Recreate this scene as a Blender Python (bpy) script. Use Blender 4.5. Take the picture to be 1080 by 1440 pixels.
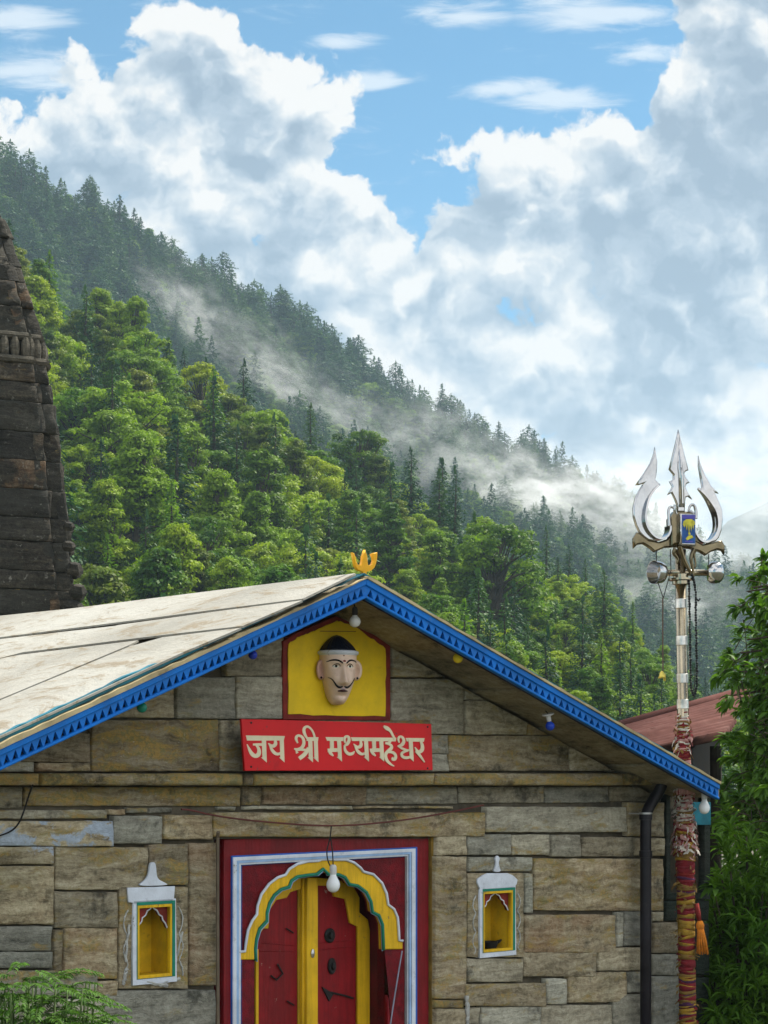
import bpy, bmesh, math, random
import numpy as np
from mathutils import Vector, Matrix, noise as mnoise

for _o in list(bpy.data.objects):
    bpy.data.objects.remove(_o, do_unlink=True)
SC = bpy.context.scene
COL = SC.collection
R = math.radians
PI = math.pi

# ------------------------------------------------------------------ camera
F = 2474.0            # focal length in photo pixels (1080 x 1440)
CX, HY = 540.0, 1088.0  # principal column, horizon row
HC = 2.3              # eye height (m)
cam_d = bpy.data.cameras.new('camera')
cam_d.sensor_fit = 'VERTICAL'
cam_d.sensor_height = 36.0
cam_d.lens = F / 1440.0 * 36.0
cam_d.shift_y = (HY - 720.0) / 1440.0
cam_d.clip_start = 0.1
cam_d.clip_end = 9000.0
cam = bpy.data.objects.new('camera', cam_d)
cam.location = (0, 0, HC)
cam.rotation_euler = (R(90), 0, 0)
COL.objects.link(cam)
SC.camera = cam

# ------------------------------------------------------------------ light and exposure
SUN_EL, SUN_AZ = 52.0, 47.0     # azimuth measured to the right of the view direction (+Y towards +X)
sun_dir = Vector((math.sin(R(SUN_AZ)) * math.cos(R(SUN_EL)), math.cos(R(SUN_AZ)) * math.cos(R(SUN_EL)), math.sin(R(SUN_EL))))
sd = bpy.data.lights.new('sun', 'SUN')
sd.energy = 5.0
sd.angle = R(0.6)
sd.color = (1.0, 0.93, 0.80)
sun = bpy.data.objects.new('sun', sd)
sun.rotation_euler = sun_dir.to_track_quat('Z', 'Y').to_euler()
sun.location = (0, 0, 60)
COL.objects.link(sun)

SC.view_settings.view_transform = 'Standard'
SC.view_settings.look = 'None'
SC.view_settings.exposure = 0.7
SC.view_settings.gamma = 1.0
SC.render.engine = 'CYCLES'
SC.cycles.use_denoising = True
SC.cycles.max_bounces = 8
SC.cycles.diffuse_bounces = 2
SC.cycles.glossy_bounces = 4
SC.cycles.transmission_bounces = 4
SC.cycles.transparent_max_bounces = 8
SC.cycles.volume_bounces = 2
SC.cycles.volume_step_rate = 1.5
SC.cycles.volume_max_steps = 128
SC.cycles.caustics_reflective = False
SC.cycles.caustics_refractive = False
SC.cycles.sample_clamp_indirect = 6.0


class NT:
    """small helper for node trees"""
    def __init__(s, tree):
        s.t = tree
        s.n = tree.nodes
        s.l = tree.links

    def node(s, kind, **kw):
        n = s.n.new(kind)
        for k, v in kw.items():
            setattr(n, k, v)
        return n

    def put(s, sock, v):
        if isinstance(v, bpy.types.NodeSocket):
            s.l.new(v, sock)
        elif isinstance(v, (tuple, list)) and sock.type == 'RGBA' and len(v) == 3:
            sock.default_value = (*v, 1.0)
        else:
            sock.default_value = v

    def m(s, op, a, b=None, c=None, clamp=False):
        n = s.node('ShaderNodeMath', operation=op, use_clamp=clamp)
        s.put(n.inputs[0], a)
        if b is not None: s.put(n.inputs[1], b)
        if c is not None: s.put(n.inputs[2], c)
        return n.outputs[0]

    def v(s, op, a, b=None, scale=None):
        n = s.node('ShaderNodeVectorMath', operation=op)
        s.put(n.inputs[0], a)
        if b is not None: s.put(n.inputs[1], b)
        if scale is not None: s.put(n.inputs['Scale'], scale)
        return n.outputs['Value'] if op in ('DISTANCE', 'LENGTH', 'DOT_PRODUCT') else n.outputs['Vector']

    def noise(s, vec, scale, detail=3.0, rough=0.5, dist=0.0, color=False):
        n = s.node('ShaderNodeTexNoise')
        if vec is not None: s.put(n.inputs['Vector'], vec)
        n.inputs['Scale'].default_value = scale
        n.inputs['Detail'].default_value = detail
        n.inputs['Roughness'].default_value = rough
        n.inputs['Distortion'].default_value = dist
        return n.outputs['Color'] if color else n.outputs['Fac']

    def voro(s, vec, scale, feature='F1', detail=0.0, smooth=0.5, out='Distance'):
        n = s.node('ShaderNodeTexVoronoi', feature=feature)
        if vec is not None: s.put(n.inputs['Vector'], vec)
        n.inputs['Scale'].default_value = scale
        if 'Detail' in n.inputs: n.inputs['Detail'].default_value = detail
        if feature == 'SMOOTH_F1': n.inputs['Smoothness'].default_value = smooth
        return n.outputs[out]

    def step(s, x, a, b, y0=0.0, y1=1.0, smooth=True):
        n = s.node('ShaderNodeMapRange', interpolation_type='SMOOTHSTEP' if smooth else 'LINEAR')
        s.put(n.inputs[0], x)
        n.inputs[1].default_value, n.inputs[2].default_value = a, b
        n.inputs[3].default_value, n.inputs[4].default_value = y0, y1
        return n.outputs[0]

    def mix(s, f, a, b, blend='MIX'):
        n = s.node('ShaderNodeMix', data_type='RGBA', blend_type=blend)
        s.put(n.inputs[0], f)
        s.put(n.inputs[6], a)
        s.put(n.inputs[7], b)
        return n.outputs[2]

    def ramp(s, f, stops):
        n = s.node('ShaderNodeValToRGB')
        e = n.color_ramp.elements
        while len(e) < len(stops): e.new(0.5)
        for el, (p, c) in zip(e, stops):
            el.position = p
            el.color = (*c, 1.0)
        s.put(n.inputs[0], f)
        return n.outputs[0]

    def mapping(s, vec, scale=(1, 1, 1), loc=(0, 0, 0), rot=(0, 0, 0)):
        n = s.node('ShaderNodeMapping')
        s.put(n.inputs[0], vec)
        n.inputs['Scale'].default_value = scale
        n.inputs['Location'].default_value = loc
        n.inputs['Rotation'].default_value = rot
        return n.outputs[0]


# ------------------------------------------------------------------ world: Nishita sky with drifting cumulus
SC.world = bpy.data.worlds.new('World')
SC.world.use_nodes = True
SC.world.cycles.sampling_method = 'MANUAL'
SC.world.cycles.sample_map_resolution = 512


def build_world():
    w = NT(SC.world.node_tree)
    w.n.clear()
    out = w.node('ShaderNodeOutputWorld')
    sky = w.node('ShaderNodeTexSky', sky_type='NISHITA')
    sky.sun_disc = False
    sky.sun_elevation = R(SUN_EL)
    sky.sun_rotation = R(SUN_AZ)
    sky.altitude = 1500
    sky.air_density = 1.0
    sky.dust_density = 0.6
    sky.ozone_density = 1.5
    d = w.node('ShaderNodeTexCoord').outputs['Generated']
    sep = w.node('ShaderNodeSeparateXYZ')
    w.l.new(d, sep.inputs[0])
    x, y, z = sep.outputs
    hv = w.v('SCALE', sky.outputs[0], scale=0.083)
    blue = w.mix(1.0, hv, (0.54, 0.98, 1.02), 'MULTIPLY')
    # ---- the part of the sky over the valley: modelled cumulus, laid out on the gnomonic chart of the northern horizon
    yy = w.m('MAXIMUM', y, 0.12)
    u = w.m('MULTIPLY_ADD', w.m('DIVIDE', x, yy), 24.74, 5.4)
    v = w.m('MULTIPLY_ADD', w.m('DIVIDE', z, yy), 24.74, -10.88)
    comb = w.node('ShaderNodeCombineXYZ')
    w.l.new(u, comb.inputs[0]); w.l.new(v, comb.inputs[1])
    p = comb.outputs[0]
    blobs = [(285, 75, 100), (370, 130, 100), (440, 165, 85), (190, 150, 90), (125, 190, 105), (50, 275, 130),
             (270, 280, 220), (488, 350, 118), (380, 430, 240), (130, 90, 42),
             (1085, 40, 170), (985, 150, 95), (1040, 290, 200), (890, 340, 180), (780, 230, 80), (715, 255, 80), (660, 225, 55),
             (740, 400, 165), (560, 520, 185), (760, 590, 230), (980, 620, 260), (1250, 400, 280), (-200, 300, 280), (850, 820, 330)]
    streaks = [(650, 20, 75, 20), (830, 18, 110, 26), (700, 125, 85, 15), (790, 140, 100, 16), (480, 60, 60, 13), (20, 30, 95, 24), (520, 115, 45, 14), (905, 75, 60, 20), (60, 100, 100, 30), (690, 360, 40, 12)]

    def field(pt):
        acc = None
        for bx, by, br in blobs:
            f = w.m('MULTIPLY_ADD', w.v('DISTANCE', pt, (bx / 100.0, -by / 100.0, 0.0)), -1.0, br / 100.0)
            acc = f if acc is None else w.m('MAXIMUM', acc, f)
        return acc
    wn = w.noise(p, 0.85, 4.0, 0.62, color=True)
    pw = w.v('ADD', p, w.v('SCALE', w.v('SUBTRACT', wn, (0.5, 0.5, 0.5)), scale=0.95))

    def dens(off, detail):
        q = pw if off is None else w.v('ADD', pw, off)
        f = field(q)
        bil = w.voro(q, 1.15, 'SMOOTH_F1', detail=2.0, smooth=0.45)
        fb = w.noise(q, 1.25, detail, 0.60)
        t = w.m('MULTIPLY_ADD', bil, -0.55, 0.30)
        t = w.m('ADD', t, w.m('MULTIPLY_ADD', fb, 1.15, -0.56))
        return w.m('ADD', w.m('MINIMUM', f, 0.55), t), t
    d0, t0 = dens(None, 8.0)
    d1, t1 = dens((0.20, 0.30, 0.0), 3.0)
    alpha = w.step(d0, -0.05, 0.13)
    emb = w.m('SUBTRACT', d0, d1)
    # slate bellies: broad and soft
    low = w.noise(w.v('ADD', w.mapping(p, scale=(0.75, 1.3, 1)), (7.3, 2.6, 0.0)), 0.55, 3.0, 0.52)
    belly = w.step(low, 0.44, 0.64, 0.0, 0.85)
    for bx, by, br, amt in [(1010, 240, 190, 0.95), (860, 320, 170, 0.75), (960, 430, 190, 0.9), (790, 300, 110, .5), (345, 210, 100, 0.6), (215, 150, 85, .45), (110, 250, 170, .6), (660, 470, 120, .5), (950, 560, 120, .45)]:
        k = w.step(w.v('DISTANCE', pw, (bx / 100, -by / 100, 0)), br / 100.0, br / 500.0, 0.0, amt)
        belly = w.m('MAXIMUM', belly, k)
    rim = w.step(d0, 0.0, 0.42, 1.0, 0.0)
    lit = w.m('MULTIPLY_ADD', emb, 1.15, 0.86)
    lit = w.m('MULTIPLY_ADD', belly, -0.80, lit)
    lit = w.m('MULTIPLY_ADD', rim, 0.22, lit)
    lit = w.m('MULTIPLY_ADD', t0, 0.22, lit)
    cloud = w.ramp(w.m('ADD', lit, 0.0, clamp=True), [(0.0, (0.19, 0.245, 0.315)), (0.35, (0.275, 0.330, 0.395)), (0.66, (0.425, 0.455, 0.485)), (0.95, (0.60, 0.58, 0.56))])
    ci = w.noise(w.mapping(p, scale=(0.55, 2.6, 1.0)), 1.3, 7.0, 0.62, 0.6)
    cmask = None
    for bx, by, bw, bh in streaks:
        q = w.mapping(p, scale=(100.0 / bw, 100.0 / bh, 1), loc=(-bx / bw, by / bh, 0))
        k = w.m('SUBTRACT', 1.0, w.v('LENGTH', w.v('MULTIPLY', q, (1, 1, 0))))
        cmask = k if cmask is None else w.m('MAXIMUM', cmask, k)
    cir = w.step(w.m('ADD', w.m('MULTIPLY', w.m('MAXIMUM', cmask, -0.42), 0.34), ci), 0.43, 0.82, 0.0, 0.8)
    fin = w.mix(alpha, w.mix(cir, blue, (0.52, 0.56, 0.60)), cloud)
    hz = w.step(z, 0.24, 0.05)
    fin = w.mix(w.m('MULTIPLY', hz, 0.40), fin, (0.49, 0.53, 0.565))
    bgF = w.node('ShaderNodeBackground'); w.put(bgF.inputs[0], fin)
    # ---- the rest of the dome: unseen cloud brightened to light facade and forest, dark land below the horizon
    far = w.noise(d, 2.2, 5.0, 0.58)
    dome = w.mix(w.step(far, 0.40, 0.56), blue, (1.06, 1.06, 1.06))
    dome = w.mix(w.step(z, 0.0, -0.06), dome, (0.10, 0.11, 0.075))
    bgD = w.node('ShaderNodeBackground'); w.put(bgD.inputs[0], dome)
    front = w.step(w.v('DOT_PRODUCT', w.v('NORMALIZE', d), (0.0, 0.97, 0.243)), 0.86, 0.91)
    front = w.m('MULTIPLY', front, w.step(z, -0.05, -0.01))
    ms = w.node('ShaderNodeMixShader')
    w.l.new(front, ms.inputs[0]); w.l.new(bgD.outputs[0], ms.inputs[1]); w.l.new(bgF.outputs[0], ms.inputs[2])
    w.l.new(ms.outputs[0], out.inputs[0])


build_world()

# ------------------------------------------------------------------ generic helpers
def new_mat(name):
    m = bpy.data.materials.new(name)
    m.use_nodes = True
    t = NT(m.node_tree)
    b = next(n for n in t.n if n.type == 'BSDF_PRINCIPLED')
    return m, t, b


def plain(name, col, rough=0.6, metal=0.0, var=0.15, scale=9.0, bump=0.0, dirt=0.0, dirtcol=(0.06, 0.05, 0.04), grain=0.0, chip=None):
    """painted or bare surface with uneven tone, wear and a little relief"""
    m, t, b = new_mat(name)
    co = t.node('ShaderNodeTexCoord').outputs['Object']
    n = t.noise(co, scale, 5.0, 0.6)
    c = t.mix(t.step(n, 0.3, 0.7), tuple(x * (1 - var) for x in col), tuple(min(1.0, x * (1 + var)) for x in col))
    if dirt > 0:
        n2 = t.noise(co, scale * 2.7, 6.0, 0.68)
        c = t.mix(t.step(n2, 0.56, 0.72, 0, dirt), c, dirtcol)
    gr = None
    if grain > 0:
        # brushed paint over upright planks: streaks, drips, flaked spots
        gr = t.noise(t.mapping(co, scale=(16, 16, 1.1)), 3.0, 7.0, 0.7)
        c = t.mix(t.step(gr, .42, .66, 0, grain), c, tuple(x * .45 for x in col))
        c = t.mix(t.step(t.noise(t.mapping(co, scale=(9, 9, 1.6)), 5.0, 7.0, .75), .60, .72, 0, grain), c, tuple(min(1, x * 1.5 + .02) for x in col))
    if chip is not None:
        c = t.mix(t.step(t.noise(t.mapping(co, scale=(1.6, 1.6, 1)), 13.0, 7.0, .72), .645, .67, 0, .85), c, chip)
    t.put(b.inputs['Base Color'], c)
    t.put(b.inputs['Roughness'], t.step(n, 0.2, 0.8, rough * 0.85, min(1, rough * 1.15)))
    b.inputs['Metallic'].default_value = metal
    b.inputs['Specular IOR Level'].default_value = .22
    if bump > 0:
        bn = t.node('ShaderNodeBump')
        bn.inputs['Strength'].default_value = bump
        bn.inputs['Distance'].default_value = 0.01
        t.put(bn.inputs['Height'], t.m('ADD', t.noise(co, scale * 6, 5.0, 0.65), gr) if gr is not None else t.noise(co, scale * 6, 5.0, 0.65))
        t.put(b.inputs['Normal'], bn.outputs[0])
    return m


def link(name, mesh, mat=None, parent=None, smooth=None):
    o = bpy.data.objects.new(name, mesh)
    COL.objects.link(o)
    if mat is not None and not mesh.materials:
        mesh.materials.append(mat)
    if parent is not None:
        o.parent = parent
    if smooth is not None:
        mesh.polygons.foreach_set('use_smooth', [smooth] * len(mesh.polygons))
    return o


def empty(name, loc=(0, 0, 0), rz=0.0):
    o = bpy.data.objects.new(name, None)
    o.empty_display_size = 0.2
    o.location = loc
    o.rotation_euler = (0, 0, rz)
    COL.objects.link(o)
    return o


def tag(o, label=None, cat=None, group=None, kind=None):
    if label: o['label'] = label
    if cat: o['category'] = cat
    if group: o['group'] = group
    if kind: o['kind'] = kind
    return o


class MB:
    """collects vertices and faces for ONE mesh"""
    def __init__(s):
        s.v, s.f, s.mi = [], [], []

    def add(s, vs, fs, mi=0):
        k = len(s.v)
        s.v.extend([tuple(p) for p in vs])
        s.f.extend([tuple(i + k for i in f) for f in fs])
        s.mi.extend([mi] * len(fs))

    def box(s, x0, x1, y0, y1, z0, z1, mi=0):
        vs = [(x0, y0, z0), (x1, y0, z0), (x1, y1, z0), (x0, y1, z0), (x0, y0, z1), (x1, y0, z1), (x1, y1, z1), (x0, y1, z1)]
        s.add(vs, [(0, 3, 2, 1), (4, 5, 6, 7), (0, 1, 5, 4), (1, 2, 6, 5), (2, 3, 7, 6), (3, 0, 4, 7)], mi)

    def hexa(s, a, b, mi=0):
        """solid between two matching polygons"""
        n = len(a)
        fs = [tuple(range(n))[::-1], tuple(range(n, 2 * n))]
        fs += [(i, (i + 1) % n, n + (i + 1) % n, n + i) for i in range(n)]
        s.add(list(a) + list(b), fs, mi)

    def tube(s, pts, rad, seg=8, cap=True, mi=0):
        pts = [Vector(p) for p in pts]
        n = len(pts)
        if not isinstance(rad, (list, tuple)): rad = [rad] * n
        if len(rad) != n: rad = [float(q) for q in np.interp(np.linspace(0, 1, n), np.linspace(0, 1, len(rad)), rad)]
        vs, fs = [], []
        up = Vector((0, 0, 1))
        t0 = (pts[1] - pts[0]).normalized()
        a = t0.cross(up)
        if a.length < 1e-3: a = t0.cross(Vector((1, 0, 0)))
        a.normalize()
        for i in range(n):
            t = (pts[min(i + 1, n - 1)] - pts[max(i - 1, 0)]).normalized()
            a = (a - t * a.dot(t))
            a = a.normalized() if a.length > 1e-6 else t.orthogonal().normalized()
            b = t.cross(a)
            for k in range(seg):
                an = 2 * PI * k / seg
                vs.append(pts[i] + (a * math.cos(an) + b * math.sin(an)) * rad[i])
        for i in range(n - 1):
            for k in range(seg):
                k2 = (k + 1) % seg
                fs.append((i * seg + k, i * seg + k2, (i + 1) * seg + k2, (i + 1) * seg + k))
        if cap:
            fs.append(tuple(range(seg))[::-1])
            fs.append(tuple((n - 1) * seg + k for k in range(seg)))
        s.add(vs, fs, mi)

    def lathe(s, prof, seg=24, M=None, mi=0):
        """prof: (radius, height) pairs about z, M an optional matrix"""
        M = M or Matrix()
        vs, fs = [], []
        n = len(prof)
        for r, z in prof:
            for k in range(seg):
                a = 2 * PI * k / seg
                vs.append(M @ Vector((max(r, 1e-5) * math.cos(a), max(r, 1e-5) * math.sin(a), z)))
        for i in range(n - 1):
            for k in range(seg):
                k2 = (k + 1) % seg
                fs.append((i * seg + k, i * seg + k2, (i + 1) * seg + k2, (i + 1) * seg + k))
        s.add(vs, fs, mi)

    def build(s, name, mat, parent=None, smooth=False):
        me = bpy.data.meshes.new(name)
        me.from_pydata(s.v, [], s.f)
        mats = mat if isinstance(mat, (list, tuple)) else [mat]
        for m in mats: me.materials.append(m)
        if len(mats) > 1: me.polygons.foreach_set('material_index', s.mi)
        me.update()
        if smooth == 'auto':
            bm = bmesh.new(); bm.from_mesh(me)
            for e in bm.edges: e.smooth = len(e.link_faces) == 2 and e.calc_face_angle(0) < R(40)
            for f in bm.faces: f.smooth = True
            bm.to_mesh(me); bm.free()
            return link(name, me, None, parent)
        return link(name, me, None, parent, bool(smooth))


def shape2d(contours, depth, bevel=0.0, res=1):
    """flat outline(s) in (x, z) -> solid mesh of the given thickness, centred on y = 0; inner contours are holes"""
    cu = bpy.data.curves.new('outline', 'CURVE')
    cu.dimensions = '2D'
    cu.fill_mode = 'BOTH'
    cu.extrude = max(depth / 2.0 - bevel, 0.0)
    cu.bevel_depth = bevel
    cu.bevel_resolution = res
    cu.offset = -bevel
    for c in contours:
        sp = cu.splines.new('POLY')
        sp.points.add(len(c) - 1)
        for q, pt in zip(c, sp.points): pt.co = (q[0], q[1], 0.0, 1.0)
        sp.use_cyclic_u = True
    ob = bpy.data.objects.new('outline', cu)
    me = bpy.data.meshes.new_from_object(ob)
    bpy.data.objects.remove(ob)
    bpy.data.curves.remove(cu)
    n = len(me.vertices)
    co = np.empty(n * 3, np.float32)
    me.vertices.foreach_get('co', co)
    co = co.reshape(-1, 3)
    co = np.stack([co[:, 0], -co[:, 2], co[:, 1]], 1)
    me.vertices.foreach_set('co', co.ravel())
    me.materials.clear()
    me.update()
    return me


def plate(name, contours, n0, n1, mat, parent, bevel=0.0, smooth=None):
    """outline in wall coordinates (s, z), from n0 to n1 in front of the wall plane"""
    me = shape2d(contours, abs(n1 - n0), bevel)
    c = -(n0 + n1) / 2.0
    me.transform(Matrix.Translation((0, c, 0)))
    return link(name, me, mat, parent, smooth)


def join_meshes(name, meshes, mat, parent=None, smooth=None):
    bm = bmesh.new()
    for m in meshes:
        bm.from_mesh(m)
        bpy.data.meshes.remove(m)
    me = bpy.data.meshes.new(name)
    bm.to_mesh(me); bm.free()
    return link(name, me, mat, parent, smooth)


# ------------------------------------------------------------------ temple frame: s along the facade, n out of it
PHI = 0.7135
D0 = 9.4
O0 = Vector(((511.0 - CX) / F * D0, D0, 0.0))
ES = Vector((math.cos(PHI), math.sin(PHI), 0))
EN = Vector((math.sin(PHI), -math.cos(PHI), 0))


def ray(x, y):
    return Vector(((x - CX) / F, 1.0, (HY - y) / F))


def W(x, y, n=0.0):
    """point of the facade plane (offset n) seen at photo position x, y -> (s, z)"""
    d = ray(x, y)
    t = (O0.dot(EN) + n) / d.dot(EN)
    p = d * t - O0
    return (p.dot(ES), p.z + HC)


def WL(x, y, n=0.0):
    s, z = W(x, y, n)
    return Vector((s, -n, z))


def WW(x, y, n=0.0):
    s, z = W(x, y, n)
    q = O0 + ES * s + EN * n
    return Vector((q.x, q.y, z))


def at(x, y, Y):
    """world point at distance Y along the view axis"""
    d = ray(x, y) * Y
    return Vector((d.x, d.y, d.z + HC))


def zoomer(ox, oy, sc, n):
    return lambda pts: [W(ox + a * sc, oy + b * sc, n) for a, b in pts]


def smooth_closed(pts, it=1):
    for _ in range(it):
        q = []
        for i in range(len(pts)):
            a, b = pts[i], pts[(i + 1) % len(pts)]
            q.append((a[0] * .75 + b[0] * .25, a[1] * .75 + b[1] * .25))
            q.append((a[0] * .25 + b[0] * .75, a[1] * .25 + b[1] * .75))
        pts = q
    return pts


def smooth_open(pts, it=2):
    for _ in range(it):
        q = [pts[0]]
        for i in range(len(pts) - 1):
            a, b = pts[i], pts[i + 1]
            q.append(tuple(x * .75 + y * .25 for x, y in zip(a, b)))
            q.append(tuple(x * .25 + y * .75 for x, y in zip(a, b)))
        q.append(pts[-1])
        pts = q
    return pts


def stone_patch(bm, lay, A, B, C, Dq, nrm, tint, cell=0.05, amp=0.006, back=0.05, gap=0.004, seed=0.0, proud=0.0, tilt=0.0, edge=0.006):
    """one dressed block: uneven face between four corners, worn edges, sides running back into the wall"""
    A, B, C, Dq, nrm = Vector(A), Vector(B), Vector(C), Vector(Dq), Vector(nrm).normalized()
    w = max((B - A).length, (C - Dq).length)
    h = max((Dq - A).length, (C - B).length)
    gx, gy = gap / max(w, .01), gap / max(h, .01)
    nx = max(2, min(26, int(w / cell) + 1)); ny = max(2, min(16, int(h / cell) + 1))
    ex, ey = min(.25, edge * 1.4 / max(w, .01)), min(.25, edge * 1.4 / max(h, .01))
    us = [gx, gx + ex] + [gx + ex + (1 - 2 * gx - 2 * ex) * i / nx for i in range(1, nx)] + [1 - gx - ex, 1 - gx]
    vs_ = [gy, gy + ey] + [gy + ey + (1 - 2 * gy - 2 * ey) * i / ny for i in range(1, ny)] + [1 - gy - ey, 1 - gy]
    ru, rv = random.uniform(-1, 1) * tilt, random.uniform(-1, 1) * tilt
    grid = []
    for j, v in enumerate(vs_):
        row = []
        for i, u in enumerate(us):
            p = (A * (1 - u) + B * u) * (1 - v) + (Dq * (1 - u) + C * u) * v
            q = p * 1.0 + Vector((seed, seed * 1.7, seed * .3))
            edge_v = i in (0, len(us) - 1) or j in (0, len(vs_) - 1)
            dn = proud + amp * (mnoise.fractal(Vector((q.x * 6, q.y * 6, q.z * 11)), 1.0, 2.0, 4)) + (u - .5) * ru + (v - .5) * rv
            if edge_v:
                dn -= edge
                jit = Vector((mnoise.noise(q * 17), mnoise.noise(q * 17 + Vector((5, 3, 1))), mnoise.noise(q * 17 + Vector((1, 8, 2))))) * 0.004
                jit -= nrm * jit.dot(nrm)
                p = p + jit
            row.append(bm.verts.new(p + nrm * dn))
        grid.append(row)
    faces = []
    ny2, nx2 = len(vs_), len(us)
    for j in range(ny2 - 1):
        for i in range(nx2 - 1):
            faces.append(bm.faces.new((grid[j][i], grid[j][i + 1], grid[j + 1][i + 1], grid[j + 1][i])))
    ring = [grid[0][i] for i in range(nx2)] + [grid[j][-1] for j in range(1, ny2)] + [grid[-1][i] for i in range(nx2 - 2, -1, -1)] + [grid[j][0] for j in range(ny2 - 2, 0, -1)]
    bk = [bm.verts.new(v.co - nrm * back) for v in ring]
    for i in range(len(ring)):
        k = (i + 1) % len(ring)
        faces.append(bm.faces.new((ring[k], ring[i], bk[i], bk[k])))
    for f in faces:
        f.smooth = True
        for lp in f.loops: lp[lay] = tint
    return faces

# ------------------------------------------------------------------ materials of the temple
def stone_mat(name, dark=0.0, lichen=0.5, cols=None, scale=1.0, spots=None, paintcol=(0.52, 0.60, 0.72)):
    m, t, b = new_mat(name)
    co = t.node('ShaderNodeTexCoord').outputs['Object']
    at_ = t.node('ShaderNodeAttribute', attribute_name='tint')
    sp = t.node('ShaderNodeSeparateColor')
    t.l.new(at_.outputs['Color'], sp.inputs[0])
    r, g, bl = sp.outputs
    pa = at_.outputs['Alpha']
    off = t.v('SCALE', at_.outputs['Vector'], scale=23.0)
    q = t.v('ADD', co, off)
    warp = t.v('SCALE', t.v('SUBTRACT', t.noise(q, 5.0, 4.0, 0.6, color=True), (.5, .5, .5)), scale=0.08)
    q2 = t.v('ADD', q, warp)
    # bedding of the schist: each block lies with its own tilt
    streak = t.noise(t.mapping(q2, scale=(1.5 * scale, 1.5 * scale, 11.0 * scale), rot=(0, 0.10, 0)), 2.6, 8.0, 0.74)
    blot = t.noise(q2, 3.4 * scale, 7.0, 0.66)
    fine = t.noise(q2, 38.0 * scale, 5.0, 0.72)
    cols = cols or [(0.075, 0.062, 0.042), (0.258, 0.208, 0.132), (0.455, 0.385, 0.262), (0.68, 0.62, 0.47)]
    f = t.m('ADD', t.m('MULTIPLY', streak, 0.55), t.m('ADD', t.m('MULTIPLY', fine, 0.30), t.m('MULTIPLY', blot, 0.18)))
    c = t.ramp(f, [(0.36, cols[0]), (0.46, cols[1]), (0.55, cols[2]), (0.68, cols[3])])
    k1 = cols[1][1] / .125
    grey = t.ramp(f, [(0.36, tuple(x * k1 for x in (0.06, 0.06, 0.05))), (0.47, tuple(x * k1 for x in (0.175, 0.168, 0.138))), (0.57, tuple(x * k1 for x in (0.28, 0.27, 0.225))), (.68, tuple(x * k1 for x in (.42, .41, .36)))])
    c = t.mix(t.step(r, 0.35, 0.9), c, grey)
    rust = t.ramp(f, [(0.36, (0.10, 0.05, 0.028)), (0.50, (0.27, 0.15, 0.075)), (.64, (.42, .30, .19))])
    c = t.mix(t.m('MULTIPLY', t.step(r, 0.46, 0.10), t.step(blot, .40, .60, 0, .65)), c, rust)
    c = t.mix(1.0, c, t.ramp(bl, [(0, (0.62, 0.63, 0.64)), (1, (1.25, 1.24, 1.20))]), 'MULTIPLY')
    # lichen and ochre stains run with the bedding
    l1 = t.noise(t.mapping(q2, scale=(1.0, 1.0, 3.6)), 3.6, 8.0, 0.70)
    lm = t.step(t.m('MULTIPLY_ADD', g, 0.16, l1), 0.64 + (0.5 - lichen) * .2, 0.78 + (0.5 - lichen) * .2, 0, 0.75)
    c = t.mix(lm, c, t.mix(t.step(fine, .4, .6), (0.46, 0.29, 0.07), (0.21, 0.19, 0.06)))
    # black and green-black weathering
    bm_ = t.step(t.noise(t.v('ADD', q, (4, 9, 1)), 4.0, 8.0, 0.70), 0.56 - dark * .13, 0.70 - dark * .1, 0, 0.78)
    c = t.mix(bm_, c, (0.030, 0.031, 0.025))
    # pale scratches, chips, crystal flecks
    sc_ = t.step(t.noise(t.mapping(q2, scale=(2.0, 2.0, 13.0), rot=(0, 0.3, 0)), 6.0, 6.0, 0.78), 0.645, 0.74, 0, 0.6)
    c = t.mix(sc_, c, tuple(x * min(1, k1 * 1.2) for x in (0.50, 0.46, 0.37)))
    fl = t.step(t.noise(q2, 70.0, 3.0, 0.7), 0.64, 0.72, 0, 0.5)
    c = t.mix(fl, c, spots or tuple(x * min(1, k1 * 1.2) for x in (0.52, 0.49, 0.42)))
    if spots:
        c = t.mix(t.step(t.noise(q2, 9.0, 7.0, 0.72), 0.60, 0.68, 0, .75), c, spots)
    # broad grey damp stains
    ds = t.step(t.noise(co, 1.7, 6.0, 0.62), 0.50, 0.68, 0, 0.55)
    c = t.mix(ds, c, t.mix(1.0, c, (0.52, 0.56, 0.56), 'MULTIPLY'))
    # remains of lime wash
    pm = t.m('MULTIPLY', pa, t.step(t.noise(t.mapping(q2, scale=(1, 1, 1.7)), 3.4, 8.0, 0.68), 0.47, 0.52))
    c = t.mix(pm, c, t.mix(t.step(fine, .3, .7), paintcol, tuple(x * .72 for x in paintcol)))
    t.put(b.inputs['Base Color'], c)
    b.inputs['Roughness'].default_value = 0.85
    b.inputs['Specular IOR Level'].default_value = 0.25
    hgt = t.m('ADD', t.m('MULTIPLY', streak, 0.9), t.m('ADD', t.m('MULTIPLY', fine, 0.45), t.m('MULTIPLY', blot, 0.5)))
    bn = t.node('ShaderNodeBump')
    bn.inputs['Strength'].default_value = 1.0
    bn.inputs['Distance'].default_value = 0.024
    t.put(bn.inputs['Height'], hgt)
    t.put(b.inputs['Normal'], bn.outputs[0])
    return m


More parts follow.
